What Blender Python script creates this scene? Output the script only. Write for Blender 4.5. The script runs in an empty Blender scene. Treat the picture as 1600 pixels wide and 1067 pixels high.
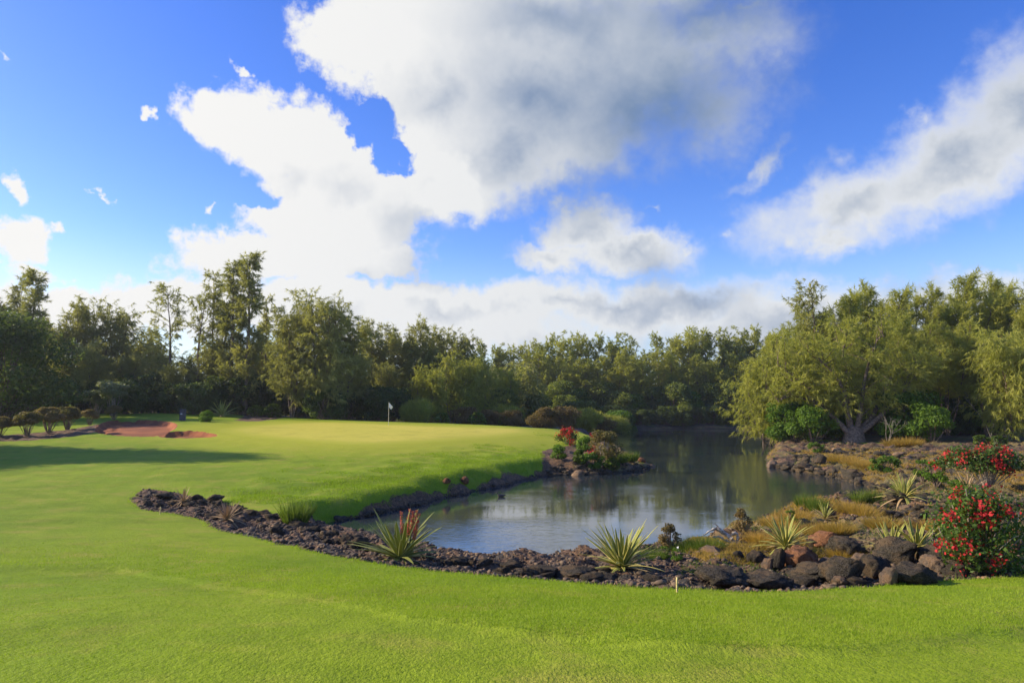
import bpy, math, random
import numpy as np
R = math.radians
rnd = random.Random(7)
S = bpy.context.scene

# ------------------------------------------------------------------ camera
EYE = 4.2                      # camera height above the pond water (z = 0)
FPX = 1600 * 24 / 36.0         # focal length in photo pixels
HORIZON = 638.0
PITCH = math.atan((HORIZON - 533.5) / FPX)
cam_d = bpy.data.cameras.new('camera'); cam_d.lens = 24; cam_d.sensor_width = 36
cam_d.clip_start = 0.1; cam_d.clip_end = 9000
cam = bpy.data.objects.new('camera', cam_d); S.collection.objects.link(cam)
cam.location = (0, 0, EYE); cam.rotation_euler = (R(90) + PITCH, 0, 0)
S.camera = cam

# ------------------------------------------------------------------ light
SUN_EL, SUN_AZ = 26.0, -81.0   # azimuth clockwise from +Y (view axis): sun on the left, a little beyond
sv = (math.sin(R(SUN_AZ)) * math.cos(R(SUN_EL)), math.cos(R(SUN_AZ)) * math.cos(R(SUN_EL)), math.sin(R(SUN_EL)))
sun_d = bpy.data.lights.new('sun', 'SUN'); sun_d.energy = 5.0; sun_d.angle = R(0.55); sun_d.color = (1.0, 0.86, 0.66)
sun = bpy.data.objects.new('sun', sun_d); S.collection.objects.link(sun)
from mathutils import Vector, Matrix
sun.rotation_euler = Vector(sv).to_track_quat('Z', 'Y').to_euler()
S.view_settings.view_transform = 'Standard'; S.view_settings.look = 'None'
S.view_settings.exposure = 0.50; S.view_settings.gamma = 1.0
try: S.view_settings.use_curve_mapping = False
except Exception: pass

class NT:                       # tiny node helper
    def __init__(s, tree): s.t = tree; s.n = tree.nodes; s.l = tree.links
    def new(s, typ, **kw):
        n = s.n.new(typ)
        for k, v in kw.items(): setattr(n, k, v)
        return n
    def put(s, sock, v):
        if hasattr(v, 'links') or isinstance(v, bpy.types.NodeSocket): s.l.new(v, sock)
        elif v is not None: sock.default_value = v
    def math(s, op, a, b=None, c=None, clamp=False):
        n = s.new('ShaderNodeMath', operation=op); n.use_clamp = clamp
        s.put(n.inputs[0], a); s.put(n.inputs[1], b); s.put(n.inputs[2], c); return n.outputs[0]
    def vmath(s, op, a, b=None, c=None):
        n = s.new('ShaderNodeVectorMath', operation=op)
        s.put(n.inputs[0], a); s.put(n.inputs[1], b)
        if op == 'SCALE': s.put(n.inputs[3], c)
        else: s.put(n.inputs[2], c)
        return n.outputs['Value'] if op in ('LENGTH', 'DOT_PRODUCT', 'DISTANCE') else n.outputs[0]
    def noise(s, vec, scale, detail=2, rough=0.5, col=False, lac=2.0):
        n = s.new('ShaderNodeTexNoise'); s.put(n.inputs['Vector'], vec)
        n.inputs['Scale'].default_value = scale; n.inputs['Detail'].default_value = detail
        n.inputs['Roughness'].default_value = rough; n.inputs['Lacunarity'].default_value = lac
        return n.outputs['Color' if col else 'Fac']
    def smooth(s, v, a, b, lo=0.0, hi=1.0, kind='SMOOTHSTEP'):
        n = s.new('ShaderNodeMapRange', interpolation_type=kind)
        s.put(n.inputs[0], v); s.put(n.inputs[1], a); s.put(n.inputs[2], b)
        n.inputs[3].default_value = lo; n.inputs[4].default_value = hi; return n.outputs[0]
    def mix(s, f, a, b, blend='MIX'):
        n = s.new('ShaderNodeMix', data_type='RGBA', blend_type=blend)
        s.put(n.inputs[0], f); s.put(n.inputs[6], a); s.put(n.inputs[7], b); return n.outputs[2]

def ray(px, py):
    u, v = (px - 800) / FPX, (533.5 - py) / FPX
    c, s_ = math.cos(PITCH), math.sin(PITCH)
    return np.array([u, c - v * s_, s_ + v * c])
def PT(px, py, d):
    r = ray(px, py); r = r / r[1] * d
    return np.array([r[0], r[1], EYE + r[2]])
def azel(px, py):
    r = ray(px, py); r /= np.linalg.norm(r)
    return math.degrees(math.atan2(r[0], r[1])), math.degrees(math.asin(r[2]))

# ---- clouds: a density field over azimuth and elevation, shaded from the sun's side
CLOUDS = [  # photo x, y, radius x, radius y, tilt, weight
 (585,55,125,85,0,1.0),(735,70,190,125,0,1.15),(930,110,250,150,-8,1.2),(1110,165,185,120,0,.80),(825,218,265,86,-8,1.15),
 (690,165,120,100,0,1.1),(350,185,85,60,0,1.0),(430,205,120,75,10,1.05),(520,275,105,85,0,1.15),(470,345,110,60,0,1.0),
 (645,302,160,62,0,1.05),(560,345,140,70,0,1.1),(420,405,185,50,0,.95),(590,412,100,33,0,1.0),
 (15,285,45,38,0,.8),(25,370,70,62,0,1.0),(90,350,34,26,30,.6),(218,192,28,24,0,.62),(170,298,34,20,35,.5),(385,110,40,22,25,.62),
 (-5,225,26,50,0,.7),(10,90,42,22,0,.35),(60,430,80,34,0,.8),(385,300,60,18,-20,.45),(330,330,40,26,-50,.5),
 (140,490,170,48,0,1.0),(310,475,150,60,0,1.0),(500,490,230,58,0,1.0),(750,492,150,46,0,1.15),(900,472,110,40,0,1.05),(1030,482,190,48,0,1.15),
 (1230,505,260,62,0,1.15),(1400,475,200,46,0,1.15),(1570,462,160,46,0,1.15),(700,520,400,45,0,.9),(1400,530,500,60,0,.9),
 (918,352,70,48,0,1.15),(985,392,108,34,4,1.15),(870,398,90,28,5,.95),(1075,385,60,24,0,.7),
 (1590,170,120,110,0,1.15),(1500,250,165,78,-22,1.15),(1340,315,200,64,-12,1.05),(1290,362,120,38,0,.95),(1195,262,100,34,-28,.7),
 (760,-70,250,110,0,1.1),(1020,-60,280,120,0,1.1),(1120,60,200,120,0,.85),
 (1165,365,46,22,20,.55),(1028,328,36,13,10,.5),(1170,12,110,30,0,.7),(1450,185,70,50,-30,.55)]
def cloud_group():
    g = bpy.data.node_groups.new('cloud_field', 'ShaderNodeTree')
    g.interface.new_socket('P', in_out='INPUT', socket_type='NodeSocketVector')
    g.interface.new_socket('Field', in_out='OUTPUT', socket_type='NodeSocketFloat')
    k = NT(g); gi = k.new('NodeGroupInput'); go = k.new('NodeGroupOutput')
    acc = None; PP = gi.outputs[0]
    for (px, py, rx, ry, tilt, w) in CLOUDS:
        if acc is not None: PP = k.vmath('MULTIPLY_ADD', acc, (1e-6, 1e-6, 1e-6), PP)   # keeps the evaluation in sequence
        a0, e0 = azel(px, py)
        a1, _ = azel(px + rx, py); a2, _ = azel(px - rx, py)
        _, e1 = azel(px, py - ry); _, e2 = azel(px, py + ry)
        m = k.new('ShaderNodeMapping', vector_type='TEXTURE'); k.l.new(PP, m.inputs[0])
        m.inputs[1].default_value = (a0, e0, 0); m.inputs[2].default_value = (0, 0, R(-tilt))
        m.inputs[3].default_value = ((a1 - a2) / 2 * 1.25, (e1 - e2) / 2 * 1.25, 1e6)
        L = k.vmath('LENGTH', m.outputs[0])
        v = k.math('MULTIPLY_ADD', L, -1.0, w)
        acc = v if acc is None else k.math('SMOOTH_MAX', acc, v, 0.12)
    for (px, py, rx, ry) in [(583, 192, 40, 40), (610, 246, 30, 24), (556, 178, 26, 16), (352, 300, 70, 24)]:   # blue gaps
        a0, e0 = azel(px, py); a1, _ = azel(px + rx, py); _, e1 = azel(px, py - ry)
        m = k.new('ShaderNodeMapping', vector_type='TEXTURE'); k.l.new(PP, m.inputs[0])
        m.inputs[1].default_value = (a0, e0, 0); m.inputs[3].default_value = (a1 - a0, e1 - e0, 1e6)
        L = k.vmath('LENGTH', m.outputs[0])
        acc = k.math('SMOOTH_MIN', acc, k.math('MULTIPLY_ADD', L, 0.9, -0.72), 0.2)
    k.l.new(acc, go.inputs[0]); return g
def build_world():
    w = bpy.data.worlds.new('sky'); S.world = w; w.use_nodes = True
    w.cycles.sampling_method = 'MANUAL'; w.cycles.sample_map_resolution = 1024
    k = NT(w.node_tree); k.n.clear()
    out = k.new('ShaderNodeOutputWorld'); bg = k.new('ShaderNodeBackground')
    bg.inputs['Strength'].default_value = 0.10
    sky = k.new('ShaderNodeTexSky', sky_type='NISHITA'); sky.sun_disc = False
    sky.sun_elevation = R(SUN_EL); sky.sun_rotation = R(SUN_AZ)
    sky.air_density = 1.0; sky.dust_density = 0.35; sky.ozone_density = 2.5
    tc = k.new('ShaderNodeTexCoord'); D = tc.outputs['Generated']
    sep = k.new('ShaderNodeSeparateXYZ'); k.l.new(D, sep.inputs[0])
    az = k.math('MULTIPLY', k.math('ARCTAN2', sep.outputs[0], sep.outputs[1]), 57.29578)
    el = k.math('MULTIPLY', k.math('ARCSINE', sep.outputs[2]), 57.29578)
    cmb = k.new('ShaderNodeCombineXYZ'); k.l.new(az, cmb.inputs[0]); k.l.new(el, cmb.inputs[1])
    # billow: warp the look-up with noise in direction space, finer billows on top
    wn = k.noise(D, 9.0, 3, 0.55, col=True)
    warp = k.vmath('MULTIPLY', k.vmath('SUBTRACT', wn, (0.5, 0.5, 0.5)), (5.5, 4.5, 0))
    wn2 = k.noise(D, 34.0, 4, 0.6, col=True)
    warp2 = k.vmath('MULTIPLY', k.vmath('SUBTRACT', wn2, (0.5, 0.5, 0.5)), (3.4, 3.0, 0))
    P = k.vmath('ADD', k.vmath('ADD', cmb.outputs[0], warp), warp2)
    g = cloud_group()
    def field(p):
        n = k.new('ShaderNodeGroup'); n.node_tree = g; k.put(n.inputs[0], p); return n.outputs[0]
    fine = k.math('SUBTRACT', k.noise(D, 13.0, 9, 0.66), 0.5)
    # other parts of the sky: the same kind of broken cumulus, spread on a layer overhead
    zc = k.math('ADD', k.math('MAXIMUM', sep.outputs[2], 0.0), 0.12)
    lay = k.vmath('SCALE', D, None, k.math('DIVIDE', 1.0, zc))
    gen = k.math('MULTIPLY', k.math('SUBTRACT', k.noise(lay, 1.1, 5, 0.55), 0.50), 4.0)
    fwd = k.vmath('DOT_PRODUCT', D, tuple((ray(800, 330) / np.linalg.norm(ray(800, 330))).tolist()))
    away = k.smooth(fwd, 0.78, 0.62)
    f = field(P)
    f = k.math('ADD', k.math('MULTIPLY', f, k.math('SUBTRACT', 1.0, away)), k.math('MULTIPLY', k.math('SUBTRACT', gen, 0.2), away))
    f = k.math('ADD', f, k.math('MULTIPLY', fine, k.smooth(az, -12.0, 18.0, 1.3, 0.8)))
    f = k.math('SUBTRACT', f, k.smooth(az, 5.0, -18.0, 0.0, 0.14))
    # softness of the edge grows to the right (thin, wind-torn edges there)
    dens = k.smooth(f, 0.02, k.smooth(az, -15.0, 14.0, 0.30, 0.85))
    P2 = k.vmath('ADD', P, (-5.5, 4.0, 0))
    f2 = field(P2)
    lit = k.math('SUBTRACT', k.math('ADD', f, 0.10), k.math('MULTIPLY', k.math('MAXIMUM', f2, 0.0), 1.15))
    lit = k.math('ADD', lit, k.math('MULTIPLY', k.math('SUBTRACT', k.noise(D, 11.0, 5, 0.55), 0.5), 0.35))
    sd_ = k.vmath('DOT_PRODUCT', D, sv)                      # towards the sun clouds shine through
    glow = k.smooth(sd_, 0.12, 0.66, kind='LINEAR')
    thick = k.math('MULTIPLY', k.smooth(f, 0.25, 1.45), k.smooth(glow, 0.0, 0.9, 1.0, 0.55))
    shade = k.math('SUBTRACT', k.math('ADD', k.smooth(lit, -1.05, 0.70), k.math('MULTIPLY', glow, 0.42)), thick)
    shade = k.math('ADD', shade, k.smooth(el, 26.0, 12.0, 0.02, 0.36), clamp=True)
    ccol = k.mix(shade, (1.35, 2.0, 3.2, 1), (5.6, 5.75, 5.9, 1))
    ccol = k.mix(k.math('MULTIPLY', glow, k.math('MULTIPLY', shade, .8)), ccol, (6.9, 6.8, 6.6, 1))
    # low clouds far off pick up pale haze
    skyc = k.new('ShaderNodeHueSaturation'); skyc.inputs['Hue'].default_value = 0.525; skyc.inputs['Saturation'].default_value = 1.34; skyc.inputs['Value'].default_value = 1.7
    k.l.new(sky.outputs[0], skyc.inputs['Color'])
    hz = k.smooth(el, 14.0, 0.0, 0.0, 0.8)
    blue = k.mix(hz, skyc.outputs[0], k.mix(k.smooth(sd_, -.2, .9), (4.0, 5.0, 6.6, 1), (6.8, 7.2, 7.4, 1)))
    c = k.mix(dens, blue, ccol)
    k.l.new(c, bg.inputs['Color']); k.l.new(bg.outputs[0], out.inputs['Surface'])
build_world()

# ------------------------------------------------------------------ object helpers
COL = S.collection
def tag(o, label=None, cat=None, group=None, kind=None):
    if label: o['label'] = label
    if cat: o['category'] = cat
    if group: o['group'] = group
    if kind: o['kind'] = kind
    return o
def link(o, parent=None):
    COL.objects.link(o)
    if parent is not None: o.parent = parent
    return o
def empty(name, loc, rz=0.0, scale=1.0):
    o = bpy.data.objects.new(name, None); o.empty_display_size = 0.2; o.location = loc; o.rotation_euler = (0, 0, rz)
    o.scale = (scale,) * 3 if not hasattr(scale, '__len__') else scale
    return link(o)
def mesh(name, V, F, mats=None, smooth=False, attrs=None, mi=None):
    """V (n,3); F (m,3) or (m,4) array, or list of such arrays"""
    me = bpy.data.meshes.new(name)
    Fs = F if isinstance(F, list) else [F]
    Fs = [np.asarray(f, np.int32) for f in Fs if len(f)]
    V = np.asarray(V, np.float32)
    me.vertices.add(len(V)); me.vertices.foreach_set('co', V.ravel())
    loops = np.concatenate([f.ravel() for f in Fs]); cnt = np.concatenate([np.full(len(f), f.shape[1], np.int32) for f in Fs])
    me.loops.add(len(loops)); me.loops.foreach_set('vertex_index', loops)
    st = np.zeros(len(cnt), np.int32); st[1:] = np.cumsum(cnt)[:-1]
    me.polygons.add(len(cnt)); me.polygons.foreach_set('loop_start', st)
    if mi is not None: me.polygons.foreach_set('material_index', np.asarray(mi, np.int32))
    if smooth: me.polygons.foreach_set('use_smooth', np.ones(len(cnt), bool))
    for an, av in (attrs or {}).items():
        a = me.attributes.new(an, 'FLOAT', 'POINT'); a.data.foreach_set('value', np.asarray(av, np.float32))
    for m in (mats or []): me.materials.append(m)
    me.update(calc_edges=True)
    return me
def ob(name, me, parent=None, loc=None, rz=None, scale=None):
    o = bpy.data.objects.new(name, me); link(o, parent)
    if loc is not None: o.location = loc
    if rz is not None: o.rotation_euler = (0, 0, rz)
    if scale is not None: o.scale = (scale,) * 3 if not hasattr(scale, '__len__') else scale
    return o

# ------------------------------------------------------------------ numeric noise
def _h(ix, iy, iz, seed):
    n = (ix.astype(np.int64) * 374761393 + iy.astype(np.int64) * 668265263 + iz.astype(np.int64) * 2147483647 + seed * 974634777) & 0xffffffff
    n = ((n ^ (n >> 13)) * 1274126177) & 0xffffffff
    n = (n ^ (n >> 16)) * 2246822519 & 0xffffffff
    return ((n ^ (n >> 15)) & 0xffffff) / float(0xffffff)
def vnoise(x, y, z, seed=0):
    x0, y0, z0 = np.floor(x), np.floor(y), np.floor(z)
    fx, fy, fz = x - x0, y - y0, z - z0
    fx, fy, fz = [t * t * (3 - 2 * t) for t in (fx, fy, fz)]
    r = 0
    for dx in (0, 1):
        for dy in (0, 1):
            for dz in (0, 1):
                w = (fx if dx else 1 - fx) * (fy if dy else 1 - fy) * (fz if dz else 1 - fz)
                r = r + w * _h(x0 + dx, y0 + dy, z0 + dz, seed)
    return r * 2 - 1
def fbm(x, y, z=0.0, oct=4, seed=0, gain=0.5):
    x = np.asarray(x, float); y = np.asarray(y, float); z = np.zeros_like(x) + z
    a, r = 1.0, 0
    for i in range(oct):
        r = r + a * vnoise(x * 2 ** i, y * 2 ** i, z * 2 ** i + 7.3 * i, seed + i); a *= gain
    return r

# ------------------------------------------------------------------ terrain heights
LAND = [(0,1067,4.4),(800,1067,4.1),(1600,1067,4.2),(0,1000,5.6),(400,1000,5.6),(800,1000,5.6),(1200,1000,5.6),(1600,1000,5.8),
 (0,930,8.6),(400,950,8.0),(800,950,8.4),(1250,955,8.4),(1600,945,9.0),(0,850,13.5),(250,880,12.5),(400,900,11.4),(620,905,11.4),
 (-400,800,16),(0,800,20),(0,760,29),(120,790,23),(0,725,38),(0,700,45),(-300,700,44),(0,688,50),(0,665,66),(-300,665,66),(100,672,60),
 (220,776,26.5),(205,795,24),(260,812,21.5),(330,827,19),(430,848,16.8),(520,868,15),(620,882,13.8),(700,897,12.8),(800,905,12.5),(900,915,12.2),(1000,922,12),
 (1100,927,11.8),(1230,925,12),(1320,919,12.3),(1400,915,12.5),(1500,906,13),(1600,898,13.4),(1800,880,14.2),(2100,860,16),
 (300,768,27.5),(380,775,27),(450,783,26.4),(500,760,28.5),(500,722,36),(400,735,33),(300,740,32),(200,740,31.5),(560,770,28.6),(600,755,31),
 (240,683,52),(150,680,52),(335,682,53),(200,656,60),(260,657,60.5),(300,665,58),(120,668,58),(330,662,63),(350,690,49),(420,700,45),(430,715,39.5),
 (500,657,73),(420,660,68),(560,658,71),(607,664,66),(700,663,70),(640,663,70),(780,665,68),(830,669,64),(380,658,76),(540,690,46),(450,680,53),(640,690,49),(700,690,50),
 (640,722,39.5),(700,742,34),(750,712,44),(800,690,54),(820,712,47),(850,706,47.5),(880,690,55),(915,692,56),(900,705,51),(960,718,52),(1000,722,51),(940,700,56),
 (250,643,84),(100,647,86),(-100,650,90),(350,646,88),
 (1225,718,53),(1250,700,62),(1225,702,66),(1290,732,46),(1300,706,57),(1345,692,67),(1400,700,58),(1450,712,51),(1400,745,39),(1450,770,31.5),(1430,755,36),
 (1600,692,62),(1600,715,49),(1500,742,37),(1600,760,29),(1500,790,24),(1600,800,21),(1400,800,22.5),(1300,815,20.5),(1340,795,23),(1250,850,17),(1200,835,19),(1150,858,16.6),(1080,866,16),
 (1000,884,14.2),(900,893,13.8),(1400,850,16.5),(1500,860,15.5),(1800,740,33),(2000,700,55),(740,880,13.9),(660,868,14.6)]
LANDXYZ = np.array([PT(a, b, d) for a, b, d in LAND] +
   [(-60,100,2.6),(-20,100,2.3),(-35,135,2.6),(0,95,1.6),(8,85,1.5),(14,76,1.2),(-5,120,1.6),(10,120,1.2),(22,152,.8),(45,152,.8),(75,152,.9),(30,185,1.6),(60,180,1.6),(-30,180,2.5),
    (48,95,1.2),(50,130,1.0),(60,80,1.5),(100,80,1.8),(100,140,1.8),(-110,60,2.6),(-110,120,3),(0,0,2.55),(6,-5,2.7),(-6,-5,2.7),(0,-30,3.0),(-30,-20,2.9),(30,-20,2.6),(-60,10,2.4),(60,10,1.8),(-60,40,2.2),(110,40,1.8)])
def _tps(P, z, lam=0.02):
    n = len(P); d = np.linalg.norm(P[:, None] - P[None], axis=2)
    K = np.where(d > 0, d * d * np.log(np.maximum(d, 1e-9)), 0) + lam * n * np.eye(n) * 0.5
    A = np.zeros((n + 3, n + 3)); A[:n, :n] = K; A[:n, n] = 1; A[:n, n + 1:] = P; A[n, :n] = 1; A[n + 1:, :n] = P.T
    return np.linalg.solve(A, np.concatenate([z, np.zeros(3)]))
LP = LANDXYZ[:, :2] / 10.0; LW = _tps(LP, LANDXYZ[:, 2])
def land(x, y):
    x = np.atleast_1d(np.asarray(x, float)); y = np.atleast_1d(np.asarray(y, float))
    r = np.hypot(x, y - 40); k = np.minimum(1.0, 150.0 / np.maximum(r, 1e-6))
    X, Y = x * k / 10, (40 + (y - 40) * k) / 10
    out = np.empty(len(X))
    for i in range(0, len(X), 20000):
        P = np.stack([X[i:i + 20000], Y[i:i + 20000]], 1)
        d2 = ((P[:, None] - LP[None]) ** 2).sum(2)
        out[i:i + 20000] = (0.5 * d2 * np.log(np.maximum(d2, 1e-12))) @ LW[:len(LP)] + LW[len(LP)] + P @ LW[len(LP) + 1:]
    return np.clip(out, 0.35, 6.0)
def sdf(poly, x, y):           # signed distance, negative inside
    poly = np.asarray(poly, float); x = np.atleast_1d(x).astype(float); y = np.atleast_1d(y).astype(float)
    d = np.full(len(x), 1e18); ins = np.zeros(len(x), bool)
    for (ax, ay), (bx, by) in zip(poly, np.roll(poly, -1, 0)):
        ex, ey = bx - ax, by - ay
        t = np.clip(((x - ax) * ex + (y - ay) * ey) / (ex * ex + ey * ey + 1e-12), 0, 1)
        d = np.minimum(d, (x - ax - t * ex) ** 2 + (y - ay - t * ey) ** 2)
        c = (ay > y) != (by > y)
        if ey != 0: ins ^= c & (x < ex * (y - ay) / ey + ax)
    d = np.sqrt(d); return np.where(ins, -d, d)
def smoothpoly(P, n=2):
    P = np.asarray(P, float)
    for _ in range(n):
        Q = np.roll(P, -1, 0); P = np.stack([P * .75 + Q * .25, P * .25 + Q * .75], 1).reshape(-1, 2)
    return P
def W(px, py, z=0.0):          # photo pixel on a level plane
    r = ray(px, py); t = (z - EYE) / r[2]; return (r[0] * t, r[1] * t)
WATER = smoothpoly([W(*p) for p in [(496,832),(514,815),(600,801),(660,786),(700,776),(760,764),(800,756),(860,740),(900,743),(960,739),(1008,734),(1018,727),(990,717),(950,708),(925,697),(925,682),(930,672),(960,670),
   (1050,669.5),(1160,669.5),(1205,671.5),(1215,680),(1212,700),(1196,716),(1200,728),(1250,738),(1300,745),(1350,757),(1395,774),(1385,782),(1340,784),(1290,789),(1240,797),(1198,814),(1165,832),(1105,849),(1050,861),(1000,874),
   (920,887),(850,892),(790,891),(730,886),(690,880),(655,872),(600,860),(560,850),(520,842)]], 2)
def sdw(x, y): return sdf(WATER, x, y)
def hit(px, py, fn=None):      # where a pixel's line of sight meets the ground
    r = ray(px, py); t = np.geomspace(3.0, 160, 2600)
    X, Y, Z = r[0] * t, r[1] * t, EYE + r[2] * t
    h = (fn or (lambda a, b: look('z', a, b)))(X, Y); i = int(np.argmax(Z <= h))
    if not (Z <= h).any(): i = len(t) - 1
    return float(X[i]), float(Y[i])
BUNK = smoothpoly([hit(*p, land) for p in [(148,672),(160,660),(190,655.5),(235,656),(272,661),(276,668),(262,675),(248,682),(200,681),(160,679)]] , 2)
BUNK2 = smoothpoly([hit(*p, land) for p in [(246,681),(262,675),(300,673),(336,678),(340,682),(300,684),(262,684)]], 2)
def ground(x, y):
    x = np.atleast_1d(np.asarray(x, float)); y = np.atleast_1d(np.asarray(y, float))
    h = land(x, y); s = sdw(x, y)
    s = s + 0.25 * fbm(x * .7, y * .7, 0, 3, 5)
    bank = np.where(s > 0, s * 1.05, s * 0.5)
    k = 0.55; hh = np.clip(0.5 + 0.5 * (bank - h) / k, 0, 1); h = bank * (1 - hh) + h * hh - k * hh * (1 - hh)
    h = np.maximum(h, -1.6)
    for b, dep in ((BUNK, .42), (BUNK2, .36)):
        q = sdf(b, x, y); h = h - dep * np.clip(-q / 0.30, 0, 1) ** .7
    return h

# zone outlines, on the land
BED = [hit(*p, land) for p in [(208,783),(212,770),(228,764),(262,768),(300,775),(345,785),(395,797),(430,803),(470,806),(505,808)]] + \
      [W(*p) for p in [(560,820),(660,815),(800,800),(1000,800),(1180,760),(1170,730),(1205,700),(1225,690)]] + \
      [hit(*p, land) for p in [(1260,688),(1320,692),(1400,692),(1500,690),(1600,688),(1800,686)]] + [(140, 62), (140, 20), (40, 16)] + \
      [hit(*p, land) for p in [(1700,888),(1600,898),(1540,903),(1470,909),(1400,914),(1320,919),(1230,924),(1160,926),(1080,923),(1000,919),(940,914),(880,908),(800,902),(740,898),(690,893),(640,887),(590,880),(540,872),(500,862),(455,852),(400,842),(345,828),(315,815),(290,806),(250,800),(215,795)]]
PEN = [hit(*p, land) for p in [(846,705),(880,697),(912,694)]] + [W(*p) for p in [(940,690),(1000,715),(1030,730),(1000,745),(900,750)]] + [hit(*p, land) for p in [(858,735),(845,722)]]
HBED = smoothpoly([hit(*p, land) for p in [(-60,690),(30,689),(90,685),(140,678),(185,667),(205,660),(190,658),(150,664),(110,671),(60,676),(0,680),(-60,682)]], 1)
PBED = smoothpoly([hit(*p, land) for p in [(362,657),(380,651),(410,649),(450,652),(420,656),(395,659)]], 1)
GREEN = smoothpoly([hit(*p, land) for p in [(330,672),(400,664),(470,659.5),(560,660.5),(620,663.5),(700,666.5),(780,668),(830,671),(845,677),(800,683),(700,690),(620,695),(560,696),(500,693),(440,688),(370,681)]], 2)
FLOOR = [(-400,78),(-70,80),(-48,84),(-30,90),(-10,88),(0,86),(8,82),(13,72),(16,62),(22,62),(22,134),(44,134),(40,90),(32,76),(34,68),(52,63),(90,62),(150,62),(150,-300),(3500,-300),(3500,3500),(-3500,3500),(-3500,78)]

FAIR = [hit(*p, land) for p in [(-300,880),(180,888),(330,915),(500,943),(640,968),(800,985),(1000,1003),(1150,1016),(1300,1018),(1440,1010),(1600,990),(1900,950)]] + [(8, 0), (-8, 0)]
def look0(poly, x, y): return np.where(np.hypot(x, y) < 30, sdf(poly, x, y) + .08 * fbm(x * 2, y * 2, 0, 2, 91), 1.0)
def zone_fields(x, y):
    n1 = fbm(x * 1.3, y * 1.3, 0, 4, 11); n2 = fbm(x * .3, y * .3, 0, 3, 17)
    s = sdw(x, y)
    soil_w = 0.36 + 0.35 * n2
    bed = np.minimum(np.minimum(sdf(BED, x, y) + 0.14 * n1, sdf(PEN, x, y) + .25 * n1), np.minimum(s - soil_w + 0.25 * n1, np.minimum(sdf(HBED, x, y) + .2 * n1, sdf(PBED, x, y) + .3 * n1)))
    return dict(bed=bed, bunker=np.minimum(sdf(BUNK, x, y), sdf(BUNK2, x, y)) - 0.12 + .04 * n1, green=sdf(GREEN, x, y), floor=sdf(FLOOR, x, y) + .8 * n2)

def surface(x, y):             # final ground height: land, banks, bunkers, rough lava and soft turf
    x = np.asarray(x, float); y = np.asarray(y, float)
    Z = ground(x, y); zf = zone_fields(x, y)
    b = np.clip(-zf['bed'] / 0.4, 0, 1) * np.clip((110 - np.hypot(x, y)) / 30, 0, 1)
    ridg = 1 - np.abs(fbm(x * 1.1, y * 1.1, 0, 4, 31)); rb = 1 + 1.0 * np.clip((x - 5) / 4, 0, 1) * np.clip((y - 18) / 4, 0, 1)
    Z = Z + b * (0.09 * fbm(x * 2.2, y * 2.2, 0, 4, 21, .6) + 0.16 * (ridg - .75)) * np.where(zf['green'] < 6, 0.4, 1) * rb
    g = np.clip(zf['bed'] / 1.5, 0, 1)
    Z = Z + g * 0.03 * fbm(x * .25, y * .25, 0, 3, 41) * np.clip(zf['green'] / 2, 0.15, 1)
    Z = Z + g * .022 * np.clip(look0(FAIR, x, y) / .12, -1, 1)
    Z = Z + g * .07 * fbm(x * .8, y * .8, 0, 3, 44) * np.clip((9 - sdw(x, y)) / 5, 0, 1) * np.clip((y - 22) / 6, 0, 1)
    Z = Z - np.clip(-zf['bed'] / 1.2, 0, 1) * .12 * np.clip((30 - y) / 6, 0, 1)
    Z = Z + g * .012 * fbm(x * 1.5, y * 1.5, 0, 3, 42) * np.clip(zf['green'] / 2, 0, 1)
    Z = Z + np.clip(-zf['floor'] / 4, 0, 1) * 0.25 * fbm(x * .2, y * .2, 0, 3, 43)
    return Z, zf
GX0, GY0, GS, GNX, GNY = -62.0, 2.0, 0.2, 620, 470
GRID = {}
def build_grid():
    X, Y = np.meshgrid(GX0 + np.arange(GNX) * GS, GY0 + np.arange(GNY) * GS, indexing='ij')
    Z, zf = surface(X.ravel(), Y.ravel()); GRID['z'] = Z.reshape(GNX, GNY)
    for k in zf: GRID[k] = zf[k].reshape(GNX, GNY)
    GRID['fair'] = look0(FAIR, X.ravel(), Y.ravel()).reshape(GNX, GNY)
    GRID['sdw'] = sdw(X.ravel(), Y.ravel()).reshape(GNX, GNY)
def look(key, x, y):
    if not GRID: build_grid()
    x = np.atleast_1d(np.asarray(x, float)); y = np.atleast_1d(np.asarray(y, float))
    u = (x - GX0) / GS; v = (y - GY0) / GS; ok = (u >= 0) & (v >= 0) & (u < GNX - 1) & (v < GNY - 1)
    u = np.clip(u, 0, GNX - 1.001); v = np.clip(v, 0, GNY - 1.001); i = u.astype(int); j = v.astype(int); fu, fv = u - i, v - j
    g = GRID[key]; r = g[i, j] * (1 - fu) * (1 - fv) + g[i + 1, j] * fu * (1 - fv) + g[i, j + 1] * (1 - fu) * fv + g[i + 1, j + 1] * fu * fv
    if key == 'z' and (~ok).any(): r[~ok] = ground(x[~ok], y[~ok])
    return r
def gz(x, y): return float(look('z', x, y)[0])
def at(px, py):
    x, y = hit(px, py); return np.array([x, y, gz(x, y)])

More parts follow.
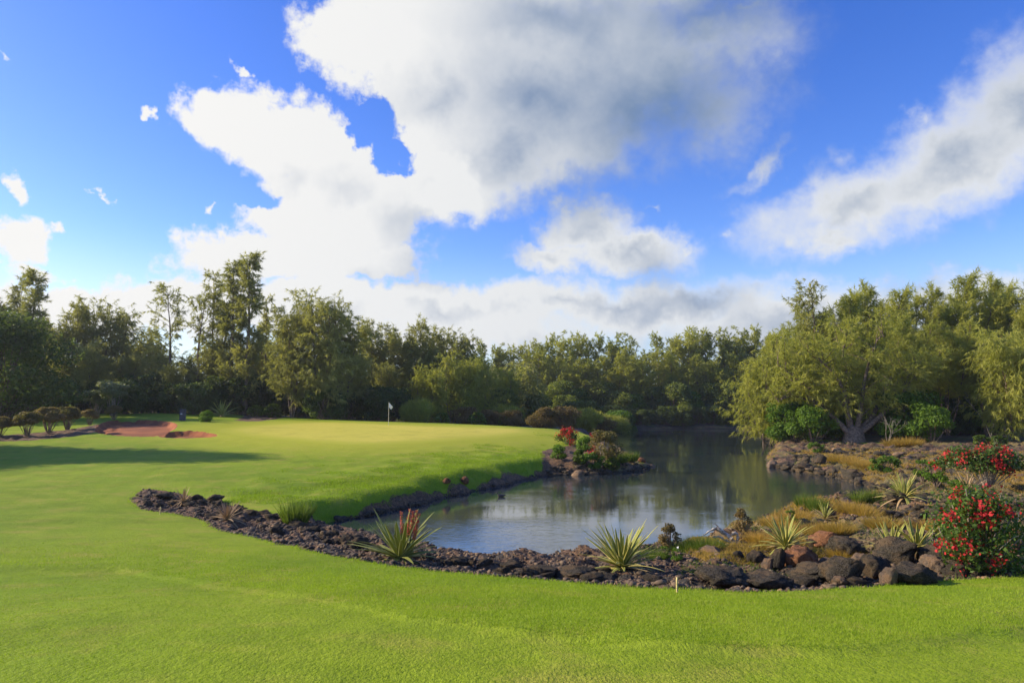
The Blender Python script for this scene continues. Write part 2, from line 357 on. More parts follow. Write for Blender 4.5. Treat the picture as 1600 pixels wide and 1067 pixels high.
def build_ground():
    # one polar sheet, fine in the view and out to the horizon
    a_f = np.radians(np.arange(-47, 47.01, 0.16)); a_c = np.radians(np.arange(47, 313, 3.0))[1:]
    ang = np.concatenate([a_f, a_c]); na = len(ang)
    rr = np.concatenate([np.geomspace(1.2, 9, 60)[:-1], np.geomspace(9, 80, 330)[:-1], np.geomspace(80, 260, 70)[:-1], np.geomspace(260, 5000, 22)])
    A, RR = np.meshgrid(ang, rr); X = (np.sin(A) * RR).ravel(); Y = (np.cos(A) * RR).ravel()
    X = np.append(X, 0.0); Y = np.append(Y, 0.0)
    Z, zf = surface(X, Y)
    nr = len(rr); i = np.arange(nr - 1)[:, None] * na; j = np.arange(na)[None]; jn = (j + 1) % na
    q = np.stack([i + j, i + jn, i + na + jn, i + na + j], -1).reshape(-1, 4)
    T = np.concatenate([q[:, [0, 2, 1]], q[:, [0, 3, 2]], np.stack([np.full(na, nr * na), np.arange(na), (np.arange(na) + 1) % na], 1)])
    V = np.stack([X, Y, Z], 1)
    fld = {k: v for k, v in zf.items()}
    def split(V, T, fld, key):     # cut triangles along field = 0; returns inside and outside triangles
        f = fld[key]; f = np.where(np.abs(f) < 1e-5, 1e-5, f); sgn = f[T] < 0; c = sgn.sum(1)
        ins, outs = T[c == 3], T[c == 0]; X1, X2 = [], []
        new = {}; nv = []; nf = {k: [] for k in fld}
        def cut(a, b):
            kk = (a, b) if a < b else (b, a)
            if kk not in new:
                t = f[kk[0]] / (f[kk[0]] - f[kk[1]]); new[kk] = len(V) + len(nv)
                nv.append(V[kk[0]] * (1 - t) + V[kk[1]] * t)
                for q_ in fld: nf[q_].append(0.0 if q_ == key else fld[q_][kk[0]] * (1 - t) + fld[q_][kk[1]] * t)
            return new[kk]
        for tri, s3, cc in zip(T[(c == 1) | (c == 2)].tolist(), sgn[(c == 1) | (c == 2)].tolist(), c[(c == 1) | (c == 2)].tolist()):
            lone = s3.index(True) if cc == 1 else s3.index(False)
            p, q_, r_ = tri[lone], tri[(lone + 1) % 3], tri[(lone + 2) % 3]
            a, b_ = cut(p, q_), cut(p, r_)
            one, two = [(p, a, b_)], [(a, q_, r_), (a, r_, b_)]
            (X1 if cc == 1 else X2).extend(one); (X2 if cc == 1 else X1).extend(two)
        if nv:
            V = np.concatenate([V, nv]); fld = {k: np.concatenate([fld[k], nf[k]]) for k in fld}
        if X1: ins = np.concatenate([ins, X1])
        if X2: outs = np.concatenate([outs, X2])
        return V, ins, outs, fld
    parts = {}
    for key in ('bunker', 'bed', 'green', 'floor'):
        V, ins, T, fld = split(V, T, fld, key); parts[key] = ins
    parts['lawn'] = T
    names = dict(bunker='bunker_sand', bed='rocky_ground', green='putting_green', floor='forest_floor', lawn='lawn')
    for key, t in parts.items():
        used = np.unique(t); rem = np.full(len(V), -1); rem[used] = np.arange(len(used))
        me = mesh(names[key], V[used], rem[t][:, ::-1] if key != 'x' else rem[t], [M[names[key]]], smooth=True,
                  attrs={'edge': fld['bed'][used], 'gdist': fld['green'][used]})
        o = ob(names[key], me); tag(o, kind='structure')
        # make sure faces look up
        n = np.empty(len(me.polygons) * 3, np.float32); me.polygons.foreach_get('normal', n)
        if n[2::3].mean() < 0: me.flip_normals()
# ------------------------------------------------------------------ materials
M = {}
def mat(name):
    m = bpy.data.materials.new(name); m.use_nodes = True; k = NT(m.node_tree); k.n.clear()
    o = k.new('ShaderNodeOutputMaterial'); p = k.new('ShaderNodeBsdfPrincipled'); k.l.new(p.outputs[0], o.inputs[0])
    M[name] = m; return m, k, p, o
def pos(k): return k.new('ShaderNodeNewGeometry').outputs['Position']
def bump(k, p, h, dist, strength=1.0):
    b = k.new('ShaderNodeBump'); b.inputs['Strength'].default_value = strength; b.inputs['Distance'].default_value = dist
    k.l.new(h, b.inputs['Height']); k.l.new(b.outputs[0], p.inputs['Normal'])
def attr(k, n): return k.new('ShaderNodeAttribute', attribute_name=n).outputs['Fac']

def grass_mat(name, c1, c2, dry, bumpd=0.02, fine=34.0):
    m, k, p, o = mat(name); P = pos(k)
    big = k.noise(P, 0.16, 4, 0.6); mid = k.noise(P, 0.9, 4, 0.6)
    mp = k.new('ShaderNodeMapping'); mp.inputs[3].default_value = (1, .45, 1); k.l.new(P, mp.inputs[0])
    fn = k.noise(mp.outputs[0], fine, 3, 0.7); md = k.noise(P, 5.0, 4, .7)
    c = k.mix(k.smooth(big, .35, .65), c1, c2)
    c = k.mix(k.math('MULTIPLY', k.smooth(mid, .46, .72), .6), c, dry)
    c = k.mix(k.math('MULTIPLY', k.smooth(k.noise(P, .42, 5, .65), .50, .66), .45), c, tuple(x * .72 for x in c1[:3]) + (1,))
    c = k.mix(k.math('MULTIPLY', k.smooth(fn, .35, .7), .32), c, tuple(x * .5 for x in c1[:3]) + (1,))
    c = k.mix(k.math('MULTIPLY', k.smooth(md, .5, .75), .35), c, tuple(x * .6 for x in c1[:3]) + (1,))
    # the finer cut and yellower blades thin out away from the putting green
    k.l.new(c, p.inputs['Base Color']); p.inputs['Roughness'].default_value = .75
    p.inputs['Specular IOR Level'].default_value = .08
    h = k.math('ADD', fn, k.math('MULTIPLY', md, 1.6)); bump(k, p, h, bumpd, .9)
    return k, p, c
k, p, c = grass_mat('lawn', (.195, .290, .014, 1), (.265, .345, .018, 1), (.38, .33, .06, 1), .02)
gd = attr(k, 'gdist'); f = k.smooth(gd, 0.0, 9.0, 1.0, 0.0)
c2 = k.mix(k.math('MULTIPLY', f, .75), c, (.43, .43, .035, 1)); k.l.new(c2, p.inputs['Base Color'])
k, p, c = grass_mat('putting_green', (.56, .51, .070, 1), (.62, .54, .08, 1), (.54, .50, .06, 1), .004, 60)
gd = attr(k, 'gdist'); c2 = k.mix(k.smooth(k.math('ADD', gd, k.math('MULTIPLY', k.noise(pos(k), .8, 3), 1.2)), -2.2, .6), c, (.40, .41, .035, 1)); k.l.new(c2, p.inputs['Base Color'])

m, k, p, o = mat('forest_floor'); P = pos(k)
n = k.noise(P, 1.2, 5, .7); c = k.mix(k.smooth(n, .35, .65), (.035, .028, .018, 1), (.10, .075, .04, 1))
c = k.mix(k.smooth(k.noise(P, .25, 3), .5, .65), c, (.05, .075, .02, 1)); k.l.new(c, p.inputs['Base Color']); p.inputs['Roughness'].default_value = .95
bump(k, p, n, .15)

m, k, p, o = mat('bunker_sand'); P = pos(k)
n = k.noise(P, 3.0, 6, .7); n0 = k.noise(P, .5, 3, .5)
mp = k.new('ShaderNodeMapping'); mp.inputs[3].default_value = (.5, 5, 1); k.l.new(P, mp.inputs[0]); rk = k.noise(mp.outputs[0], 2.2, 3, .6)
c = k.mix(k.smooth(n0, .4, .62), (.23, .060, .012, 1), (.35, .105, .024, 1)); c = k.mix(k.math('MULTIPLY', k.smooth(n, .5, .75), .5), c, (.28, .08, .025, 1))
k.l.new(c, p.inputs['Base Color']); p.inputs['Roughness'].default_value = .95; bump(k, p, k.math('ADD', rk, n), .05)

m, k, p, o = mat('rocky_ground'); P = pos(k)
n = k.noise(P, 1.1, 5, .65); n2 = k.noise(P, 7.0, 6, .7); n3 = k.noise(P, .35, 4, .6)
sp = k.new('ShaderNodeSeparateXYZ'); k.l.new(P, sp.inputs[0])
soil = k.mix(k.smooth(n2, .35, .7), (.062, .034, .015, 1), (.27, .145, .060, 1))
soil = k.mix(k.smooth(k.noise(P, 28, 3, .6), .55, .7), soil, (.30, .19, .11, 1))
lava = k.mix(k.smooth(n2, .4, .7), (.024, .020, .014, 1), (.125, .10, .066, 1))
soilside = k.math('MULTIPLY', k.smooth(sp.outputs[1], 19, 23), k.smooth(sp.outputs[0], 11, 8)); c = k.mix(k.smooth(k.math('SUBTRACT', n, k.math('MULTIPLY', soilside, .12)), .47, .60), soil, lava)
# orange-brown matted dry grass on the far and right-hand banks
far = k.smooth(sp.outputs[1], 15.5, 19.0); rgt = k.smooth(sp.outputs[0], 4.0, 7.0)
g = k.math('MULTIPLY', k.math('MULTIPLY', far, rgt), k.smooth(k.math('ADD', n3, k.math('MULTIPLY', n, .5)), .70, .82))
gc = k.mix(k.smooth(n2, .35, .65), (.25, .165, .055, 1), (.11, .105, .03, 1))
c = k.mix(g, c, gc); zl = k.smooth(sp.outputs[2], .02, .16, 0.35, 1.0)   # wet dark rim at the water line
c = k.mix(1.0, c, k.mix(zl, (0, 0, 0, 1), (1, 1, 1, 1)), 'MULTIPLY')
k.l.new(c, p.inputs['Base Color']); p.inputs['Roughness'].default_value = .92
bump(k, p, k.math('ADD', n2, k.math('MULTIPLY', k.noise(P, 30, 4, .7), .35)), .10)

m, k, p, o = mat('water'); P = pos(k)
p.inputs['Base Color'].default_value = (.030, .040, .042, 1); p.inputs['Roughness'].default_value = .02; p.inputs['IOR'].default_value = 1.7
mp = k.new('ShaderNodeMapping'); mp.inputs[3].default_value = (.8, 1.5, 1); mp.inputs[2].default_value = (0, 0, R(12)); k.l.new(P, mp.inputs[0])
r1 = k.noise(mp.outputs[0], 4.2, 3, .55); r2 = k.noise(mp.outputs[0], 1.1, 2, .5)
ruf = k.smooth(k.noise(P, .075, 3, .6), .42, .62, .12, 1.25)
h = k.math('MULTIPLY', k.math('ADD', r1, k.math('MULTIPLY', r2, .9)), ruf); bump(k, p, h, .007, 1.0)

def leaf_mat(name, a, b, trans=.35, rough=.55, rim=None):
    m, k, p, o = mat(name)
    t = attr(k, 'tint'); oi = k.new('ShaderNodeObjectInfo').outputs['Random']
    f = k.math('ADD', k.math('MULTIPLY', t, .75), k.math('MULTIPLY', oi, .3), clamp=True)
    c = k.mix(f, a, b)
    if rim: c = k.mix(k.smooth(attr(k, 'rim'), .45, .7), c, rim)
    k.l.new(c, p.inputs['Base Color']); p.inputs['Roughness'].default_value = rough; p.inputs['Specular IOR Level'].default_value = .14
    tr = k.new('ShaderNodeBsdfTranslucent'); tc = k.mix(1.0, c, (1.5, 1.6, .7, 1), 'MULTIPLY'); k.l.new(tc, tr.inputs[0])
    mx = k.new('ShaderNodeMixShader'); mx.inputs[0].default_value = trans
    k.l.new(p.outputs[0], mx.inputs[1]); k.l.new(tr.outputs[0], mx.inputs[2]); k.l.new(mx.outputs[0], o.inputs[0]); return m
leaf_mat('needles_olive', (.155, .175, .036, 1), (.46, .44, .10, 1), .48)
leaf_mat('needles_dark', (.145, .155, .048, 1), (.40, .37, .135, 1), .48)
leaf_mat('leaf_green', (.045, .095, .012, 1), (.17, .27, .03, 1), .40)
leaf_mat('leaf_mid', (.080, .105, .022, 1), (.24, .27, .055, 1), .42)
leaf_mat('leaf_dark', (.05, .075, .02, 1), (.14, .18, .05, 1), .45)
leaf_mat('leaf_brown', (.12, .10, .035, 1), (.30, .20, .085, 1), .4)
leaf_mat('leaf_silver', (.12, .15, .07, 1), (.27, .29, .15, 1), .3)
leaf_mat('leaf_bronze', (.11, .12, .035, 1), (.30, .20, .09, 1), .4)
leaf_mat('bougain_leaf', (.022, .050, .010, 1), (.12, .19, .035, 1), .3, .35)
leaf_mat('bract_red', (.32, .015, .018, 1), (.60, .05, .05, 1), .3)
leaf_mat('reed', (.05, .09, .012, 1), (.17, .22, .035, 1), .35)
leaf_mat('dry_grass', (.22, .17, .035, 1), (.50, .30, .075, 1), .35)
leaf_mat('tuft_grass', (.15, .25, .012, 1), (.32, .40, .03, 1), .35)
leaf_mat('agave', (.22, .26, .045, 1), (.33, .35, .075, 1), .2, .5, rim=(.72, .62, .20, 1))
leaf_mat('agave_green', (.20, .235, .040, 1), (.34, .35, .07, 1), .2, .5, rim=(.42, .43, .15, 1))
leaf_mat('agave_dry', (.34, .20, .10, 1), (.50, .34, .16, 1), .15, .6, rim=(.5, .38, .2, 1))
leaf_mat('aloe_flower', (.50, .10, .07, 1), (.68, .20, .12, 1), .2)

def plain(name, a, b, scale=6.0, rough=.85, bd=.03):
    m, k, p, o = mat(name); tc = k.new('ShaderNodeTexCoord').outputs['Object']
    n = k.noise(tc, scale, 5, .65); k.l.new(k.mix(k.smooth(n, .35, .65), a, b), p.inputs['Base Color']); p.inputs['Roughness'].default_value = rough
    bump(k, p, n, bd); return m
plain('bark', (.085, .058, .038, 1), (.25, .18, .12, 1), 5)
plain('bark_pale', (.18, .145, .105, 1), (.38, .32, .25, 1), 5)
plain('driftwood', (.22, .17, .11, 1), (.60, .52, .38, 1), 9)
plain('stake', (.55, .42, .16, 1), (.70, .56, .26, 1), 12)
plain('flag_cloth', (.72, .72, .70, 1), (.82, .82, .80, 1), 8, .8, .003)
plain('pole', (.62, .56, .38, 1), (.70, .64, .46, 1), 8, .4, .001)
plain('dark_stone', (.05, .05, .055, 1), (.12, .115, .12, 1), 8)
plain('plate', (.5, .5, .5, 1), (.6, .6, .6, 1), 8, .5, .001)
plain('duck_dark', (.03, .025, .02, 1), (.08, .06, .045, 1), 14, .7, .004)
plain('duck_bill', (.25, .2, .08, 1), (.3, .24, .1, 1), 14, .5, .001)
plain('dead_leaf', (.40, .25, .12, 1), (.66, .48, .28, 1), 14, .8, .002)
plain('white_flower', (.75, .75, .72, 1), (.85, .85, .82, 1), 14, .6, .002)
plain('fire_leaf', (.45, .13, .03, 1), (.62, .26, .05, 1), 14, .6, .002)

def rock_mat(name, dark, light, rust, amt):
    m, k, p, o = mat(name); tc = k.new('ShaderNodeTexCoord').outputs['Object']; oi = k.new('ShaderNodeObjectInfo').outputs['Random']
    v = k.vmath('ADD', tc, k.vmath('SCALE', (37., 11., 5.), None, oi))
    n = k.noise(v, 3.0, 6, .7); n2 = k.noise(v, 14.0, 5, .7); n3 = k.noise(v, 1.3, 4, .6)
    c = k.mix(k.smooth(n2, .35, .68), dark, light); c = k.mix(k.smooth(n, .3, .7), c, k.mix(.5, dark, light))
    c = k.mix(k.math('MULTIPLY', k.smooth(n3, .52 - amt * .2, .66 - amt * .2), min(1, .35 + amt)), c, rust)
    vo = k.new('ShaderNodeTexVoronoi'); vo.inputs['Scale'].default_value = 15; k.l.new(v, vo.inputs['Vector'])
    pit = k.smooth(vo.outputs['Distance'], .08, .42); c = k.mix(1.0, c, k.mix(pit, (.35, .35, .35, 1), (1, 1, 1, 1)), 'MULTIPLY')
    k.l.new(c, p.inputs['Base Color']); p.inputs['Roughness'].default_value = .95; p.inputs['Specular IOR Level'].default_value = .1
    bump(k, p, k.math('ADD', k.math('ADD', n2, k.math('MULTIPLY', n, 1.2)), k.math('MULTIPLY', pit, .5)), .07)
plain('soil_clod', (.045, .030, .018, 1), (.165, .11, .06, 1), 3.0)
rock_mat('lava_rock', (.020, .016, .010, 1), (.150, .128, .092, 1), (.21, .14, .075, 1), .22)
rock_mat('rust_rock', (.09, .045, .025, 1), (.26, .13, .07, 1), (.34, .16, .075, 1), .8)
rock_mat('pale_rock', (.13, .095, .065, 1), (.36, .27, .185, 1), (.38, .24, .13, 1), .5)
# ------------------------------------------------------------------ plant building blocks
def rng(seed): return np.random.default_rng(seed)
class Buf:
    def __init__(s): s.V = []; s.F = []; s.n = 0; s.T = []; s.Rm = []
    def add(s, V, F, tint=0.5, rim=0.0):
        V = np.asarray(V, float); s.V.append(V); s.F.append(np.asarray(F) + s.n); s.n += len(V)
        s.T.append(np.broadcast_to(np.asarray(tint, float), (len(V),))); s.Rm.append(np.broadcast_to(np.asarray(rim, float), (len(V),)))
    def mesh(s, name, mats, smooth=False):
        V = np.concatenate(s.V) if s.V else np.zeros((0, 3))
        by = {}
        for f in s.F: by.setdefault(f.shape[1], []).append(f)
        return mesh(name, V, [np.concatenate(v) for v in by.values()], mats, smooth, {'tint': np.concatenate(s.T), 'rim': np.concatenate(s.Rm)})
def unit(a): return a / np.maximum(np.linalg.norm(a, axis=-1, keepdims=True), 1e-9)
def needles(buf, P, D, L, w, g, tint=None, curl=0.0):
    """thin pointed blades: base P, direction D (n,3), length L, width w"""
    n = len(P); D = unit(D); side = unit(np.cross(D, g.normal(size=(n, 3)))) * (np.asarray(w) / 2).reshape(-1, 1)
    L = np.broadcast_to(L, (n,)).reshape(-1, 1)
    V = np.stack([P - side, P + side, P + D * L], 1).reshape(-1, 3)
    t = g.random(n) if tint is None else tint
    buf.add(V, np.arange(3 * n).reshape(-1, 3), np.repeat(t, 3))
def leaves(buf, P, N, size, g, tint=None, asp=.55, up=None):
    """flat pointed leaves: diamond quads centred at P facing about N"""
    n = len(P); N = unit(N); a = unit(np.cross(N, g.normal(size=(n, 3)))); b = np.cross(N, a)
    s = (np.broadcast_to(size, (n,)) / 2).reshape(-1, 1)
    V = np.stack([P - a * s, P - b * s * asp + N * s * .12, P + a * s, P + b * s * asp + N * s * .12], 1).reshape(-1, 3)
    t = g.random(n) if tint is None else tint
    buf.add(V, np.arange(4 * n).reshape(-1, 4), np.repeat(t, 4))
def tube(buf, pts, rad, k=6, tint=.5):
    pts = np.asarray(pts, float); n = len(pts); rad = np.broadcast_to(rad, (n,))
    d = unit(np.gradient(pts, axis=0)); ref = np.where(np.abs(d[:, 2:3]) > .9, [[1., 0, 0]], [[0, 0, 1.]])
    a = unit(np.cross(d, ref)); b = np.cross(d, a); th = np.arange(k) / k * 2 * math.pi
    V = pts[:, None] + (a[:, None] * np.cos(th)[None, :, None] + b[:, None] * np.sin(th)[None, :, None]) * rad[:, None, None]
    V = V.reshape(-1, 3); i = np.arange(n - 1)[:, None] * k; j = np.arange(k)[None]; jn = (j + 1) % k
    buf.add(V, np.stack([i + j, i + jn, i + k + jn, i + k + j], -1).reshape(-1, 4), tint)
def curve(p0, p1, g, n=6, wob=.08, sag=0.0):
    t = np.linspace(0, 1, n)[:, None]; L = np.linalg.norm(np.subtract(p1, p0))
    c = np.asarray(p0) * (1 - t) + np.asarray(p1) * t
    o = g.normal(size=(n, 3)) * wob * L; o[0] = 0; o = np.cumsum(o, 0) * .5; c = c + o * t
    c[:, 2] += -sag * L * (4 * t * (1 - t))[:, 0]; return c

def casuarina(seed, H, spread, stems=1, lower=.12, nb=70, tufts=9, per=9, nl=.55, nw=.06, lean=0.0, gap=0.25, cone=.8, droop=.8, plume=0.0, tstem=.0, fork=.25, tr=.018):
    """feathery tree; returns crown mesh buffer and wood mesh buffer"""
    g = rng(seed); C = Buf(); Wd = Buf()
    for s in range(stems):
        az = s / stems * 6.283 + g.random(); off = fork * spread * (1 if stems > 1 else 0) * (.6 + .6 * g.random())
        h = H * (1 if s == 0 else .78 + .2 * g.random())
        n = 9; t = np.linspace(0, 1, n); base = np.array([math.cos(az), math.sin(az), 0]) * .12 * (stems > 1)
        st = base + np.stack([math.cos(az) * off * t ** .7 + lean * H * t ** 2, math.sin(az) * off * t ** .7, h * t], 1)
        st[1:, :2] += np.cumsum(g.normal(size=(n - 1, 2)) * H * .008, 0)
        tube(Wd, st, np.maximum(H * tr * (1 - t) ** .9 / (stems ** .4), .02), 7)
        for b in range(nb // stems if stems > 1 else nb):
            tb = lower + (1 - lower) * ((b + g.random()) / (nb // stems if stems > 1 else nb)) ** .9
            if g.random() < gap * .5: continue
            p0 = np.array([np.interp(tb, t, st[:, i]) for i in range(3)])
            a = g.random() * 6.283; prof = (1 - (tb - lower) / (1 - lower) * cone) ** .75 * min(1, .55 + (tb - lower) * 3)
            L = spread * prof * (.55 + .6 * g.random()) + .35
            up = R(18 + 38 * tb + g.normal() * 12)
            d = np.array([math.cos(a) * math.cos(up) + lean * 1.2, math.sin(a) * math.cos(up), math.sin(up)])
            p1 = p0 + d * L; br = curve(p0, p1, g, 6, .06, -.06)
            tube(Wd, br, np.linspace(max(.012 * L, .02), .008, 6), 4)
            # leafy side shoots grouped into plumes
            m = max(3, int(tufts * (.4 + L / (spread + .3))))
            u = .2 + .8 * g.random(m) ** .7
            ax = np.stack([np.interp(u, np.linspace(0, 1, 6), br[:, i]) for i in range(3)], 1)
            off_ = g.normal(size=(m, 3)) * L * .16; ax = ax + off_
            tc = g.random() * .5 + g.random(m) * .3
            for q in range(m):
                k = per; ln = nl * (.7 + .6 * g.random())
                # one shoot: a short drooping spray of needles
                sd = unit(np.array([d[0] * .6 + lean, d[1] * .6, .55 - droop * g.random() + plume]) + g.normal(size=3) * .35)
                uu = g.random(k)[:, None]; P = ax[q] + sd * uu * ln * 1.6
                D = sd * .75 + g.normal(size=(k, 3)) * .45 + np.array([0, 0, -droop * .75])
                needles(C, P, D, ln * (.6 + .5 * g.random(k)), nw * (.7 + .6 * g.random(k)), g, np.clip(tc[q] + g.random(k) * .25, 0, 1))
        # pointed leader
        k = 26; P = st[-1] + np.stack([np.zeros(k), np.zeros(k), -g.random(k) * H * .09], 1)
        needles(C, P, g.normal(size=(k, 3)) * .5 + [lean * 1.5, 0, .8], nl * .9, nw, g, g.random(k) * .6)
    return C, Wd
def bushy(seed, rx, ry, H, nclump, leaf, n, base=.15, flat=.75, stems=5, mats=None, tuft=0, trunk_h=0.0, col=None, up_bias=.5, droopy=False):
    """leafy shrub or broadleaf crown built of leaf clumps round twigs"""
    g = rng(seed); C = Buf(); Wd = Buf(); cs = []
    for i in range(nclump):
        a = g.random() * 6.283; r = math.sqrt(g.random()) * .78; z = trunk_h + (H - trunk_h) * (base + (1 - base) * g.random())
        zz = (z - trunk_h) / (H - trunk_h); r *= math.sqrt(max(.06, 1 - (abs(zz - .42) / .62) ** 2.2))
        cr = (.16 + .20 * g.random()) * min(rx, ry, (H - trunk_h)) * 1.15
        cs.append((math.cos(a) * r * rx, math.sin(a) * r * ry, min(z, H - cr * .6), cr))
    tot = sum(c[3] ** 2 for c in cs)
    for (x, y, z, cr) in cs:
        k = max(6, int(n * cr * cr / tot)); v = unit(g.normal(size=(k, 3))); rr = cr * (.45 + .65 * g.random(k) ** .6)
        P = np.array([x, y, z]) + v * rr[:, None] * [1, 1, flat]; P[:, 2] = np.maximum(P[:, 2], .03)
        N = v * .7 + g.normal(size=(k, 3)) * .55 + [0, 0, up_bias]
        tn = np.clip(g.random() * .45 + g.random(k) * .55, 0, 1)
        if droopy: needles(C, P, v + [0, 0, .6] + g.normal(size=(k, 3)) * .4, leaf * (1 + g.random(k)), leaf * .22, g, tn)
        else: leaves(C, P, N, leaf * (.6 + .8 * g.random(k)), g, tn)
        b0 = np.array([x, y, 0]) * .18; b0[2] = 0
        br = curve(b0, (x, y, z), g, 6, .05); tube(Wd, br, np.linspace(.012 + .02 * H / 3, .006 + .002 * H, 6), 5)
    if trunk_h:
        tube(Wd, curve((0, 0, -.2), (0, 0, H * .7), g, 6, .03), np.linspace(H * .03, H * .012, 6), 8)
    return C, Wd, cs
PROTO = {}
def proto(key, parts):      # parts: list of (part name, mesh)
    PROTO[key] = parts
def place(key, name, label, cat, loc, rz=0.0, scale=1.0, group=None, sink=.0):
    e = empty(name, (loc[0], loc[1], loc[2] - sink), rz, scale); tag(e, label, cat, group)
    for pn, me in PROTO[key]:
        ob(pn, me, e)
    return e
build_ground()
wm = mesh('water', [(-40,10,0),(160,10,0),(160,170,0),(-40,170,0)], np.array([[0,1,2,3]]), [M['water']])
tag(ob('water', wm), kind='structure')
# ------------------------------------------------------------------ tree kinds
def tree_kind(key, mat_, wood, **kw):
    C, Wd = casuarina(**kw); proto(key, [('trunk', Wd.mesh('trunk', [M[wood]], True)), ('crown', C.mesh('crown', [M[mat_]]))]); return kw['H']
KH = {}
KH['spire'] = tree_kind('spire', 'needles_dark', 'bark', seed=1, H=20, spread=1.7, stems=1, lower=.10, nb=95, tufts=9, per=28, nl=.55, nw=.075, gap=.3, cone=.72, droop=.75)
KH['spire2'] = tree_kind('spire2', 'needles_dark', 'bark', seed=2, H=19, spread=1.9, stems=2, lower=.12, nb=120, tufts=8, per=26, nl=.55, nw=.075, gap=.35, cone=.75, droop=.8, fork=.6)
KH['sparse'] = tree_kind('sparse', 'needles_dark', 'bark', seed=3, H=16, spread=3.0, stems=1, lower=.25, nb=42, tufts=8, per=22, nl=.5, nw=.075, gap=.3, cone=.6, droop=.7, lean=-.04)
KH['broadcas'] = tree_kind('broadcas', 'needles_dark', 'bark', seed=4, H=14, spread=3.6, stems=4, lower=.16, nb=150, tufts=11, per=24, nl=.6, nw=.07, gap=.2, cone=.55, droop=1.0, fork=.5)
KH['broadcas2'] = tree_kind('broadcas2', 'needles_dark', 'bark', seed=5, H=13, spread=3.0, stems=3, lower=.14, nb=130, tufts=11, per=24, nl=.6, nw=.07, gap=.3, cone=.5, droop=.9, fork=.6)
KH['far1'] = tree_kind('far1', 'needles_olive', 'bark', seed=6, H=18, spread=3.6, stems=3, lower=.15, nb=130, tufts=9, per=26, nl=.55, nw=.10, gap=.2, cone=.75, droop=.7, fork=.5)
KH['far2'] = tree_kind('far2', 'needles_olive', 'bark', seed=7, H=18, spread=3.0, stems=2, lower=.12, nb=120, tufts=9, per=26, nl=.55, nw=.10, gap=.25, cone=.8, droop=.6, fork=.7)
KH['far3'] = tree_kind('far3', 'needles_olive', 'bark', seed=8, H=18, spread=4.2, stems=4, lower=.18, nb=140, tufts=9, per=26, nl=.55, nw=.10, gap=.2, cone=.6, droop=.7, fork=.55)
KH['near1'] = tree_kind('near1', 'needles_olive', 'bark', seed=9, H=15, spread=2.3, stems=3, lower=.26, nb=150, tufts=13, per=17, nl=.5, nw=.065, lean=.10, gap=.25, cone=.92, droop=.55, plume=.35, fork=.75, tr=.014)
KH['near2'] = tree_kind('near2', 'needles_olive', 'bark', seed=10, H=15, spread=1.9, stems=2, lower=.22, nb=120, tufts=13, per=17, nl=.5, nw=.065, lean=.12, gap=.25, cone=.9, droop=.5, plume=.4, fork=.8, tr=.014)
KH['near3'] = tree_kind('near3', 'needles_olive', 'bark', seed=12, H=15, spread=2.9, stems=4, lower=.36, nb=150, tufts=13, per=17, nl=.55, nw=.065, lean=.08, gap=.25, cone=.8, droop=.7, plume=.2, fork=.75, tr=.014)
KH['weep'] = tree_kind('weep', 'needles_olive', 'bark', seed=13, H=9, spread=3.0, stems=3, lower=.12, nb=110, tufts=14, per=17, nl=.6, nw=.065, lean=-.05, gap=.25, cone=.5, droop=1.1, fork=.7)

def broad(key, mat_, wood, **kw):
    C, Wd, cs = bushy(**kw); proto(key, [('trunk' if kw.get('trunk_h') else 'stems', Wd.mesh('stems', [M[wood]], True)), ('crown' if kw.get('trunk_h') else 'foliage', C.mesh('foliage', [M[mat_]]))])
broad('dark_broad', 'leaf_dark', 'bark', seed=20, rx=6.5, ry=6.5, H=10, nclump=55, leaf=.34, n=19000, base=.0, trunk_h=1.0)
broad('bush_green', 'leaf_green', 'bark', seed=21, rx=2.2, ry=2.0, H=3.0, nclump=26, leaf=.19, n=8000)
broad('bush_green2', 'leaf_green', 'bark', seed=22, rx=2.8, ry=2.2, H=3.6, nclump=30, leaf=.22, n=8000)
broad('bush_dark', 'leaf_dark', 'bark', seed=23, rx=2.6, ry=2.4, H=3.4, nclump=26, leaf=.26, n=6000)
broad('bush_brown', 'leaf_brown', 'bark', seed=24, rx=2.2, ry=1.8, H=2.2, nclump=26, leaf=.16, n=7000)
broad('bush_round', 'leaf_green', 'bark', seed=25, rx=1.0, ry=1.0, H=1.5, nclump=22, leaf=.10, n=6000, base=.1)
broad('bush_silver', 'leaf_silver', 'bark_pale', seed=26, rx=2.0, ry=1.8, H=3.6, nclump=16, leaf=.24, n=3500, base=.3, flat=.5, trunk_h=1.2)
broad('big_far_bush', 'leaf_mid', 'bark', seed=27, rx=4.2, ry=3.5, H=6.5, nclump=36, leaf=.34, n=10000, base=.02)
broad('far_green', 'leaf_green', 'bark', seed=31, rx=3.4, ry=3.0, H=5.5, nclump=30, leaf=.32, n=7000, base=.02)
broad('big_far_dark', 'leaf_dark', 'bark', seed=28, rx=4.5, ry=3.5, H=5.0, nclump=34, leaf=.36, n=8500, base=.02)
broad('feather', 'needles_olive', 'bark', seed=29, rx=2.6, ry=2.2, H=2.6, nclump=26, leaf=.32, n=12000, droopy=True)
broad('hedge', 'leaf_bronze', 'bark', seed=30, rx=1.25, ry=1.1, H=1.9, nclump=22, leaf=.13, n=5200, base=.50, flat=.6)

ORD = 'first second third fourth fifth sixth seventh eighth ninth tenth eleventh twelfth thirteenth fourteenth fifteenth sixteenth seventeenth eighteenth nineteenth twentieth twenty-first twenty-second twenty-third twenty-fourth twenty-fifth twenty-sixth twenty-seventh twenty-eighth'.split()
PEND = {}
def flush(tmpl):            # give look-alikes their place in the row, counted from the left
    for key, items in PEND.items():
        for i, (px, o) in enumerate(sorted(items, key=lambda q: q[0])): o['label'] = key.replace('#', ORD[min(i, 27)])
    PEND.clear()

